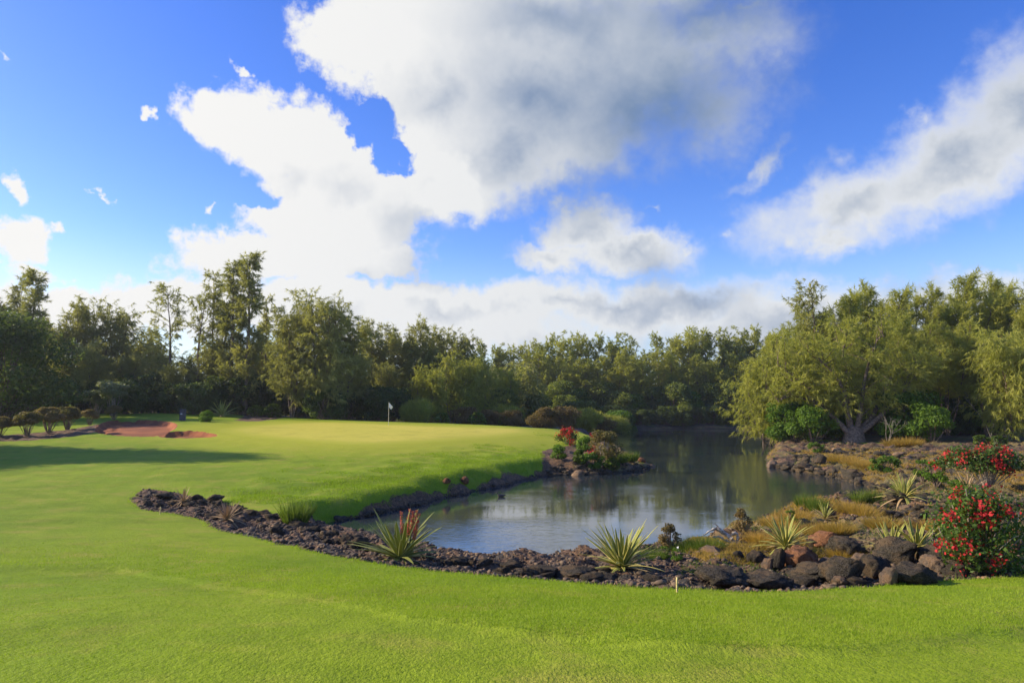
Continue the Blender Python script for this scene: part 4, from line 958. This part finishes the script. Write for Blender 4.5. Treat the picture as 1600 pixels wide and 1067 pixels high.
# ------------------------------------------------------------------ grass
def blades(name, label, x, y, g, L, w, mt, spread=.5, bend=0.0, z=None, tint=None, kind_cat='grass', up=1.0):
    n = len(x); z = look('z', x, y) if z is None else z
    b = Buf(); P = np.stack([x, y, z - .004], 1); D = np.stack([g.normal(size=n) * spread + bend, g.normal(size=n) * spread, np.full(n, up)], 1)
    needles(b, P, D, L * (.6 + .7 * g.random(n)), w * (.8 + .4 * g.random(n)), g, tint)
    return tag(ob(name, b.mesh(name, [M[mt]])), label, kind_cat, kind='stuff')
def lawntest(x, y):
    r = np.hypot(x, y); return (look('bed', x, y) > -.02) & (rng(5).random(len(x)) < np.clip((18.5 - r) / 9, 0, 1)) & (look('floor', x, y) > 0)
x, y, g = zone_pts(480000, 60, 3.4, 18.5, lawntest, -42, 42, 1.1); r = np.hypot(x, y)
tn = np.clip(.45 + .3 * fbm(x * .8, y * .8, 0, 3, 71) + .35 * (g.random(len(x)) - .5), 0, 1)
fr = np.clip(look('fair', x, y) / .1, 0, 1)
blades('grass', 'short green mown turf in the foreground', x, y, g, .016 + .020 * fr, .0035 + .00035 * r, 'tuft_grass', .8, .1, tint=np.clip(tn - .12 * (1 - fr) - .25 * (np.abs(fr - .5) < .49), 0, 1))
def edgetest(x, y):
    return (np.abs(look('bed', x, y) - .03) < .12) & (look('sdw', x, y) > .4)
x, y, g = zone_pts(300000, 61, 10.5, 32, edgetest)
blades('edge_grass', 'longer grass fringe where the lawn meets the rocky bed', x, y, g, .06, .010, 'tuft_grass', .5, .1)
def roughtest(x, y):
    s = look('sdw', x, y); t = (look('bed', x, y) > -.12) & (s < 8) & (y > 25) & (x < 12)
    return t & (rng(6).random(len(x)) < np.clip(.9 - (s - 1.5) / 5 + .8 * fbm(x * .9, y * .9, 0, 3, 77), 0, 1))
x, y, g = zone_pts(420000, 62, 24, 62, roughtest, -24, 10)
blades('bank_grass', 'long tufted rough grass hanging over the soil bank below the green', x, y, g, .09, .018, 'tuft_grass', .8, .3, tint=g.random(len(x)) * .55)
# dry orange-brown grass of the right banks in mounds
def drytest(x, y):
    m = fbm(x * .45, y * .45, 0, 4, 81)
    return (look('bed', x, y) < -.3) & (x > 4.2) & (y > 15.5) & (rng(7).random(len(x)) < np.clip((m - .02) * 4, 0, 1)) & (look('z', x, y) > .12)
x, y, g = zone_pts(330000, 63, 15.5, 66, drytest, 14, 43, 1.3); r = np.hypot(x, y)
cx = np.round(x / .35 + .3 * fbm(x, y, 0, 2, 5)) ; cl = np.abs(fbm(x * 1.6, y * 1.6, 0, 2, 82))
blades('dry_grass', 'mounded orange-brown dry grass carpeting the right-hand banks', x, y, g, .07 + .14 * cl + .001 * r, .006 + .0006 * r, 'dry_grass', .9, .35, tint=np.clip(.5 + .4 * fbm(x * .7, y * .7, 0, 2, 83) + .3 * (g.random(len(x)) - .5), 0, 1))
def weedtest(x, y):
    m = fbm(x * .5 + 9, y * .5, 0, 4, 85)
    return (look('bed', x, y) < -.25) & (m > .22) & (look('z', x, y) > .15) & ((y > 19) | (x > 2.5))
x, y, g = zone_pts(160000, 64, 14.5, 62, weedtest, 5, 43); r = np.hypot(x, y)
blades('weeds', 'low green weeds scattered over the rocky banks', x, y, g, .10, .012 + .0004 * r, 'reed', .9, .1)
STUFF = set()
# ------------------------------------------------------------------ agaves: every leaf a part
def agave_leaf(seed, arch, w, mt, twist=.1):
    """unit-length pointed leaf growing along +X, channelled, arching"""
    g = rng(seed); n = 9; t = np.linspace(0, 1, n)
    ang = np.cumsum(np.full(n, arch / n)) ; dx = np.cos(-ang); dz = np.sin(-ang)
    x = np.concatenate([[0], np.cumsum(dx[1:])]) / (n - 1); z = np.concatenate([[0], np.cumsum(dz[1:])]) / (n - 1)
    y = twist * t ** 2 * g.normal() * .5
    wd = w * np.clip((.55 + .45 * np.minimum(1, t * 3.5)) * (1 - t) ** .55, .004, 1)
    prof = [(-1, .30, 1), (-.62, .12, .15), (0, 0, 0), (.62, .12, .15), (1, .30, 1)]
    V, rim = [], []
    for i in range(n):
        for (a, h, r_) in prof: V.append((x[i] - h * wd[i] * .2, y[i] + a * wd[i], z[i] + h * wd[i] * .9)); rim.append(r_)
    V = np.array(V); V2 = V.copy(); V2[:, 2] -= np.repeat(.014 * (1 - t * .8), 5); nv = len(V)
    F = []
    for i in range(n - 1):
        for j in range(4):
            q = [i * 5 + j, i * 5 + j + 1, i * 5 + j + 6, i * 5 + j + 5]; F.append(q); F.append([c + nv for c in q[::-1]])
        F.append([i * 5, i * 5 + 5, i * 5 + 5 + nv, i * 5 + nv]); F.append([i * 5 + 4 + nv, i * 5 + 9 + nv, i * 5 + 9, i * 5 + 4])
    b = Buf(); b.add(np.concatenate([V, V2]), F, g.random(), 0); b.Rm = [np.array(rim * 2, float)]
    return b.mesh('leaf', [M[mt]], True)
AL = {mt: [agave_leaf(400 + i, a, w, mt) for i, (a, w) in enumerate([(.08, .046), (.3, .044), (.55, .05), (.9, .046)])] for mt in ('agave', 'agave_green', 'agave_dry')}
def agave(px, py, L, n, mt, label, seed, dry=.12, wide=1.0, low=-5, loc=None, name='agave_plant', sz=1.0):
    g = rng(seed); p = at(px, py) if loc is None else loc
    e = empty(name, (p[0], p[1], p[2] - .02)); tag(e, label, 'agave')
    n = int(n * 1.7)
    for i in range(n):
        u = i / max(1, n - 1); el = R(82 - (82 - low) * u ** .85 + g.normal() * 6); az = i * 2.39996 + g.normal() * .2
        m = 'agave_dry' if (u > 1 - dry * 1.6 and g.random() < .7) else mt
        me = AL[m][int(np.clip(round(u * 3 + g.normal() * .6), 0, 3))]
        o = ob('leaf', me, e); l = L * (.72 + .38 * g.random()) * (1 if u > .12 else .85)
        o.location = (math.cos(az) * .035 * L, math.sin(az) * .035 * L, .03 + .06 * L * (1 - u))
        o.rotation_euler = (g.normal() * .15, -el, az); o.scale = (l, L * wide * (.85 + .3 * g.random()), l)
    return e
def spike_mesh(seed, h):
    g = rng(seed); S_ = Buf(); F_ = Buf()
    st = curve((0, 0, 0), (g.normal() * .03, g.normal() * .03, h), g, 7, .02); tube(S_, st, np.linspace(.011, .006, 7), 6)
    n = 110; t = g.random(n); zz = h * (.52 + .48 * t); az = g.random(n) * 6.283; r = .012 + .012 * (1 - t)
    P = np.stack([np.interp(zz, st[:, 2], st[:, 0]) + np.cos(az) * r * .5, np.interp(zz, st[:, 2], st[:, 1]) + np.sin(az) * r * .5, zz], 1)
    D = np.stack([np.cos(az), np.sin(az), -.8 + 1.4 * (t > .85)], 1)
    for p, d in zip(P, unit(D)): tube(F_, [p, p + d * .018, p + d * .036], [.004, .0065, .003], 4, g.random())
    return S_.mesh('stalk', [M['agave_green']], True), F_.mesh('flowers', [M['aloe_flower']])
a1 = agave(625, 874, 1.12, 38, 'agave_green', 'green aloe with red flower spikes and drooping dry lower leaves beside the pond', 1, name='aloe_plant', dry=.18, low=-14, wide=1.35)
for i, (dx, dy, h) in enumerate([(.02,.2,1.0),(.28,.22,1.04),(.36,.16,1.0),(.44,.25,1.03),(.52,.2,.96),(.33,.3,.92),(.47,.12,.8),(.21,.26,.86)]):
    sm, fm = spike_mesh(500 + i, h * .98); f = ob('flower_spike', sm, a1, (dx * .45, dy * .4, .03)); f.rotation_euler = (-.05, dx * .30, 0); ob('flowers', fm, f)
agave(972, 888, 1.02, 46, 'agave', 'large yellow-striped agave on the lava rocks at the near shore', 2, wide=1.15, low=2)
agave(1228, 856, .82, 36, 'agave', 'yellow-striped agave behind the upright pointed stone', 3, low=5, wide=1.0)
agave(1290, 812, .62, 20, 'agave', 'small spiky agave with upright dry stalks on the orange grass point', 4, low=12, dry=.3)
agave(1414, 779, 1.10, 44, 'agave', 'yellow-striped agave farther back, at the head of the inlet', 5, low=4)
agave(1394, 862, .78, 26, 'agave', 'left half of the agave pair above the craggy boulder, leaning left', 6, low=0, wide=1.2)
agave(1433, 860, .80, 28, 'agave', 'right half of the agave pair above the craggy boulder', 7, low=5, wide=1.3)
agave(355, 812, .66, 26, 'agave_dry', 'reddish half-dry agave in the left rubble bed', 8, low=0, dry=.1)
agave(287, 785, .60, 20, 'agave_dry', 'smallest dry agave near the left tip of the rubble bed', 9, low=5, dry=.1)
agave(1560, 845, .5, 14, 'agave_dry', 'dry spiky plant hidden beside the big red-flowering bush', 10, low=10)
agave(345, 640, 2.2, 26, 'agave_green', 'fan-shaped spiky plant at the foot of the tallest dark trees', 11, low=5, loc=(lambda p: (p[0], p[1], gz(p[0], p[1])))(PT(347, 640, 80)))
agave(1512, 772, .9, 16, 'agave_dry', 'tuft of upright straw-coloured dry stalks between the two red-flowering bushes', 12, low=48, dry=0)

# ------------------------------------------------------------------ flowering bushes
def bougain(key, seed, rx, ry, H, leaf, n, nb, mt='bougain_leaf', nclump=40, bleft=.5, bsize=1.0, tint=None, trunk=.0, base=.12):
    C, Wd, cs = bushy(seed, rx, ry, H, nclump, leaf, n, base=base, flat=.9, trunk_h=trunk, up_bias=.35)
    g = rng(seed + 5); B = Buf()
    cs2 = sorted(cs, key=lambda c: c[0] * bleft + c[1] * .8 - c[2] * .3)[:max(4, len(cs) * 2 // 3)]
    for i in range(nb):
        x, y, z, r = cs2[g.integers(len(cs2))]; v = unit(g.normal(size=3) + [-.3 * bleft, -.7, .35]); c = np.array([x, y, z]) + v * r * 1.02
        k = int(16 + g.integers(26)); P = c + g.normal(size=(k, 3)) * leaf * bsize * 1.0; leaves(B, P, g.normal(size=(k, 3)) + v, leaf * bsize * (.6 + .5 * g.random(k)), g, g.random() * .5 + g.random(k) * .5, .8)
    # wandering shoots
    for i in range(nclump // 3):
        x, y, z, r = cs[g.integers(len(cs))]; p1 = np.array([x, y, z]) + unit(g.normal(size=3) + [0, 0, 1.2]) * (r + .16 * H); cu = curve((x, y, z), p1, g, 5, .08); tube(Wd, cu, .004 + .001 * H, 4)
        k = 12; t = .4 + .6 * g.random(k); P = np.stack([np.interp(t, np.linspace(0, 1, 5), cu[:, q]) for q in range(3)], 1) + g.normal(size=(k, 3)) * leaf * .4
        leaves(C, P, g.normal(size=(k, 3)) + [0, 0, .5], leaf * .8, g, g.random(k))
    proto(key, [('stems', Wd.mesh('stems', [M['bark_pale']], True)), ('foliage', C.mesh('foliage', [M[mt]])), ('red_bracts', B.mesh('red_bracts', [M['bract_red']]))]); STUFF.add('red_bracts')
bougain('boug1', 700, .98, .8, 1.48, .075, 6500, 27, nclump=52)
bougain('boug2', 710, 2.2, 1.5, 1.7, .13, 5500, 24, nclump=46, trunk=.5, base=.45)
bougain('boug3', 720, 1.0, .9, 1.2, .12, 1500, 26, nclump=22, bleft=0)
bougain('boug4', 730, 1.3, 1.1, 2.0, .13, 4500, 4, mt='leaf_bronze', nclump=34)
def put(key, px, py, name, label, cat, s=1.0, rz=0.0, group=None, sink=.03, d=None):
    if d: p = PT(px, py, d); p = (p[0], p[1], gz(p[0], p[1]))
    else: p = at(px, py)
    return place(key, name, label, cat, p, rz, s, group, sink)
put('boug1', 1534, 893, 'bougainvillea_bush', 'big red-flowering bush with glossy leaves at the right, rising from the front boulders', 'shrub', 1.06)
put('boug2', 1540, 762, 'bougainvillea_bush', 'wide red-flowering bush farther back with a pale trunk at the right edge', 'shrub', 1.0)
put('boug3', 888, 694, 'bougainvillea_bush', 'crimson bush at the far end of the grass bank', 'shrub', 1.0)
put('boug4', 942, 722, 'bougainvillea_bush', 'pinkish-green bush on the small point in the pond', 'shrub', 1.0)
def clump(key, seed, n, L, rad, w, mt, spread=.35):
    g = rng(seed); b = Buf(); a = g.random(n) * 6.283; r = rad * np.sqrt(g.random(n)); P = np.stack([np.cos(a) * r, np.sin(a) * r, np.zeros(n)], 1)
    D = np.stack([np.cos(a) * r / rad * spread * 1.6 + g.normal(size=n) * spread * .5, np.sin(a) * r / rad * spread * 1.6 + g.normal(size=n) * spread * .5, np.ones(n)], 1)
    needles(b, P, D, L * (.5 + .6 * g.random(n)), w, g); proto(key, [('blades', b.mesh('blades', [M[mt]]))])
clump('reed', 801, 420, .62, .28, .022, 'reed'); clump('reed_soft', 802, 1500, .36, .34, .008, 'reed', .55); clump('tussock', 803, 900, .34, .36, .014, 'dry_grass', .7)
for px, py, s, lab in [(462,815,1.25,'dark green reed clump at the head of the pond below the grass slope'),(1262,797,1.1,'tall green reed clump at the water left of the small spiky agave'),(1278,799,.9,'shorter reed clump touching the tall one'),(1338,787,1.0,'low reed clump at the inlet mouth, left one'),(1362,784,1.0,'low reed clump at the inlet mouth, right one'),(970,722,1.5,'yellow-green reeds on the small point right of the pinkish bush'),(987,721,1.3,'reed clump at the right tip of the small point')]:
    put('reed', px, py, 'reed_clump', lab, 'reeds', s, rnd.random() * 6)
for px, py, s, lab in [(1075,862,1.0,'soft round grass clump left of the driftwood'),(1100,858,1.15,'larger soft grass clump against the driftwood'),(1018,872,.8,'grass clump just right of the large striped agave')]:
    put('reed_soft', px, py, 'grass_clump', lab, 'grass', s, rnd.random() * 6)
for px, py, s in [(1312,722,2.2),(1338,728,2.2),(1355,731,1.8),(1402,697,2.6),(1420,696,2.6),(1330,800,1.3),(1350,805,1.2),(1215,822,1.2),(1245,812,1.3),(1190,845,1.0),(1320,868,.9),(1240,835,1.1),(1275,832,1.1),(1310,830,1.1),(1380,822,1.2),(1450,828,1.1)]:
    PEND.setdefault('mound of orange-brown dry grass, # from the left on the right-hand banks', []).append((px, put('tussock', px, py, 'grass_tussock', 'mound of dry grass', 'grass', s, rnd.random() * 6, 'dry grass tussocks')))
flush(None)
broad('small_leafy', 'leaf_green', 'bark', seed=820, rx=.36, ry=.34, H=.72, nclump=18, leaf=.07, n=900, base=.25)
broad('olive_leafy', 'leaf_brown', 'bark', seed=821, rx=.34, ry=.3, H=.66, nclump=18, leaf=.06, n=1000, base=.25)
broad('low_leafy', 'leaf_green', 'bark', seed=822, rx=.9, ry=.6, H=.8, nclump=20, leaf=.11, n=1600, base=.1)
broad('yellow_leafy', 'reed', 'bark', seed=823, rx=.5, ry=.4, H=.55, nclump=12, leaf=.12, n=700, base=.1)
for key, px, py, s, lab in [('olive_leafy',1046,858,1.0,'small olive shrub at the water between the striped agave and the grass clumps'),('olive_leafy',1162,836,1.15,'small olive shrub at the water right of the driftwood'),
  ('small_leafy',1442,752,1.5,'left one of two neat bright green bushes by the inlet'),('small_leafy',1463,760,1.6,'right one of two neat bright green bushes by the inlet'),('low_leafy',1385,738,1.25,'low bright green bush on the right shore'),('low_leafy',1275,708,1.0,'little lime-green bush on the left tip of the right bank'),
  ('small_leafy',1236,820,.6,'small green plant in the orange grass'),('low_leafy',1500,775,.8,'green low plant beneath the farther red-flowering bush'),('yellow_leafy',1535,696,1.6,'yellow-green weed patch at the foot of the right-hand wood'),('yellow_leafy',1562,697,1.6,'second yellow-green weed patch at the foot of the right-hand wood'),
  ('small_leafy',1038,874,.45,'low leafy weed right of the striped agave'),('small_leafy',1058,877,.45,'leafy weed with a white flower right of the striped agave'),('yellow_leafy',1585,884,.5,'pale green weed at the lawn edge by the red-flowering bush'),
  ('yellow_leafy',905,724,1.7,'low green plant on the bare top of the small point, left one'),('low_leafy',925,731,1.2,'low green plant at the waterline of the small point below the pink bush'),('low_leafy',872,716,1.1,'green weed at the root of the small point beside the grass bank'),
  ('low_leafy',915,703,1.3,'green shrub between the crimson bush and the pinkish bush'),('yellow_leafy',955,735,1.5,'yellow-green plants at the water edge of the small point'),
  ('yellow_leafy',1398,776,.8,'green weed tuft left of the agave at the inlet')]:
    put(key, px, py, 'shrub', lab, 'shrub', s, rnd.random() * 6)
for px, py, d, s, lab in [(690,660,84,1.1,'pale-leaved low plant just behind the putting green'),(425,652,84,1.3,'pale-leaved low plant at the left trees, right one'),(398,652,84,1.1,'pale-leaved low plant at the left trees, left one'),(745,650,90,1.4,'variegated pale bush behind the russet shrubs')]:
    put('bush_silver' if s > 1.5 else 'yellow_leafy', px, py, 'shrub', lab, 'shrub', s * (1.0 if s > 1.5 else 2.2), 1, d=d)
broad('fire_bush', 'bract_red', 'bark', seed=830, rx=1.3, ry=1, H=1.6, nclump=12, leaf=.25, n=500)
PROTO['fire_bush'][1][1].materials[0] = M['fire_leaf']
put('fire_bush', 950, 655, 'shrub', 'orange-red leafed bush on the bank beyond the small point', 'shrub', 1.0, d=118)
wf = ob('white_flower', None) if False else None
b = Buf(); g = rng(9); leaves(b, g.normal(size=(14, 3)) * .02, g.normal(size=(14, 3)) + [0, -.5, .5], .05, g); p = at(1058, 870)
tag(ob('white_flower', b.mesh('white_flower', [M['white_flower']]), None, (p[0], p[1] - .1, p[2] + .22)), 'single white flower head on the leafy weed by the pond', 'flower')

# ------------------------------------------------------------------ flagstick, stakes, post, driftwood, duck
def cyl(name, pts, rad, mt, parent, k=10):
    b = Buf(); tube(b, pts, rad, k); return ob(name, b.mesh(name, [M[mt]], True), parent)
p = at(607, 664.5); z0 = p[2]; fl = tag(empty('golf_flag', (p[0], p[1], z0)), 'white flag on a thin pale pole standing in the putting green', 'flag')
m_ = math.hypot(p[0], p[1]) / FPX
cyl('pole', [(0,0,-.02),(0,0,.7),(0,0,1.4),(0,0,2.15)], [.022,.022,.02,.018], 'pole', fl)
u = np.linspace(0, 1, 9); v = np.linspace(0, 1, 9); V = []
for i in u:
    for j in v: V.append((.012 + i * (.34 - .12 * j) + .03 * math.sin(j * 5) * i, .05 * math.sin(i * 7 + j * 2) * i, 2.13 - j * .42 - i * .38 * (1 - .35 * j)))
V = np.array(V); i, j = np.meshgrid(np.arange(8), np.arange(8), indexing='ij'); a = (i * 9 + j).ravel()
V2 = V + [0, .006, 0]; F = np.stack([a, a + 1, a + 10, a + 9], 1); ob('flag', mesh('flag', np.concatenate([V, V2]), np.concatenate([F, F[:, ::-1] + 81]), [M['flag_cloth']], True), fl)
def hw(px, py, hpx):
    p = at(px, py); return p, hpx * math.hypot(p[0], p[1]) / FPX
for px, py, h, lab in [(1058,925,22,'short pale yellow wooden stake at the lawn edge'),(250,803,10,'short pale stake at the left end of the rubble bed')]:
    p, hh = hw(px, py, h); r = .016; b = Buf()
    tube(b, [(0,0,-.05),(0,0,hh*.5),(.004,0,hh-.012),(.004,0,hh)], [r, r, r, r * .6], 4); tube(b, [(.004,0,hh-.001),(.004,0,hh+.004)], [r*.6,.001], 4)
    tag(ob('marker_stake', b.mesh('marker_stake', [M['stake']]), None, tuple(p)), lab, 'stake')
# dark stone tee marker post with a small plate
p, hh = hw(285, 657, 15); ww = 7.5 * math.hypot(p[0], p[1]) / FPX / 2
import bmesh
def box(name, sx, sy, sz, mt, parent, loc, bev=.02):
    bm = bmesh.new(); bmesh.ops.create_cube(bm, size=1.0)
    for v_ in bm.verts: v_.co = (v_.co.x * sx, v_.co.y * sy, v_.co.z * sz)
    bmesh.ops.bevel(bm, geom=bm.edges[:], offset=bev, segments=2, affect='EDGES'); me = bpy.data.meshes.new(name); bm.to_mesh(me); bm.free(); me.materials.append(M[mt]); return ob(name, me, parent, loc)
e = tag(empty('marker_post', tuple(p)), 'dark upright stone post on the slope above the bunker', 'post')
box('post', ww * 2, .3, hh * 1.15, 'dark_stone', e, (0, 0, hh * .5), .03); box('plate', ww * .7, .02, hh * .12, 'plate', e, (-ww * .2, -.165, hh * .62), .004)
p = at(1133, 852); m_ = math.hypot(p[0], p[1]) / FPX
b = Buf(); g = rng(66)
def dw(pts, r0, r1):
    P = np.array([((a - 1133) * m_, c_, (848 - b_) * m_ * 1.05) for a, b_, c_ in pts]); t = np.linspace(0, len(P) - 1, 14)
    Q = np.stack([np.interp(t, np.arange(len(P)), P[:, q]) for q in range(3)], 1) + g.normal(size=(14, 3)) * .006; tube(b, Q, np.linspace(r0, r1, 14) * (1 + .2 * g.normal(size=14)), 8, g.random())
dw([(1102,834,.0),(1112,829,.05),(1122,826,.1),(1128,829,.1),(1136,834,.05),(1143,840,0)], .018, .05)
dw([(1122,826,.1),(1130,829,.08),(1140,836,.05),(1146,843,0),(1149,850,-.05)], .055, .03)
dw([(1143,833,.0),(1147,831,0),(1152,833,0),(1151,840,-.02),(1149,849,-.05)], .045, .03)
dw([(1115,838,0),(1124,836,.02),(1134,841,0),(1144,845,0),(1152,846,0)], .02, .035)
dw([(1121,841,0),(1128,846,-.05),(1136,849,-.08)], .02, .02)
dw([(1128,828,.1),(1124,822,.12),(1120,820,.13)], .02, .008)
tag(ob('driftwood', b.mesh('driftwood', [M['driftwood']], True), None, (p[0], p[1], p[2])), 'bleached twisted driftwood snag at the near shore', 'driftwood')
# duck
def loft(rings, mt, name, parent, k=14):
    V = []; th = np.arange(k) / k * 2 * math.pi
    for (x, z, ry, rz) in rings:
        for t in th: V.append((x, math.cos(t) * ry, z + math.sin(t) * rz))
    n = len(rings); i = np.arange(n - 1)[:, None] * k; j = np.arange(k)[None]; jn = (j + 1) % k
    return ob(name, mesh(name, V, np.stack([i + j, i + jn, i + k + jn, i + k + j], -1).reshape(-1, 4), [M[mt]], True), parent)
x, y = W(783, 776); e = tag(empty('duck', (x, y, 0), 3.3), 'dark duck swimming near the soil bank', 'duck')
loft([(-.25,.10,.002,.002),(-.21,.09,.03,.015),(-.15,.07,.07,.045),(-.05,.055,.095,.07),(.05,.055,.095,.075),(.12,.07,.07,.07),(.155,.10,.042,.055),(.165,.15,.03,.035),(.18,.19,.034,.034),(.20,.20,.03,.03),(.225,.197,.015,.014),(.235,.195,.002,.002)], 'duck_dark', 'body', e)
loft([(.222,.195,.012,.010),(.25,.190,.011,.006),(.272,.187,.008,.004),(.28,.186,.001,.001)], 'duck_bill', 'bill', e, 8)
# fallen leaves
AD = AL['agave_dry']
for px, py, L, rz, lab in [(1081,992,.05,.4,'small pale leaf on the lawn below the marker stake'),(1272,990,.06,1.4,'small dry leaf on the open lawn below the front boulders'),(972,1038,.05,2.1,'tiny dry leaf on the lawn near the bottom middle'),(1518,980,.06,.9,'dry leaf on the lawn at the right'),(1340,1022,.05,2.6,'dry leaf on the lawn by the mowing step'),(370,1004,.04,.3,'tiny dry leaf on the lawn at the lower left'),(530,869,.28,.1,'fallen tan leaf on the soil at the lawn edge left of the aloe'),(566,868,.34,2.2,'curled dry leaf lying by the aloe'),(1465,862,.36,-.2,'long tan dead leaf lying on the rocks below the red-flowering bush'),(1447,780,.5,.1,'pale dead leaf on the ground by the inlet agave')]:
    p = at(px, py); o = ob('dead_leaf', AD[1], None, (p[0], p[1], p[2] + .03), rz, (L, L, L)); tag(o, lab, 'leaf')

for o in bpy.data.objects:
    if o.name.split('.')[0] in ('red_bracts', 'foliage', 'blades'): o['kind'] = 'stuff'

# ------------------------------------------------------------------ thin air haze over the whole place
hv = [(-420,-60,-3),(420,-60,-3),(420,420,-3),(-420,420,-3),(-420,-60,34),(420,-60,34),(420,420,34),(-420,420,34)]
hm = bpy.data.materials.new('haze'); hm.use_nodes = True; k = NT(hm.node_tree); k.n.clear()
o_ = k.new('ShaderNodeOutputMaterial'); v_ = k.new('ShaderNodeVolumePrincipled'); v_.inputs['Color'].default_value = (.86, .92, 1.0, 1); v_.inputs['Density'].default_value = .00022; v_.inputs['Anisotropy'].default_value = .35
k.l.new(v_.outputs[0], o_.inputs['Volume'])
hz_ = ob('haze', mesh('haze', hv, np.array([[0,3,2,1],[4,5,6,7],[0,1,5,4],[1,2,6,5],[2,3,7,6],[3,0,4,7]]), [hm])); tag(hz_, kind='stuff')
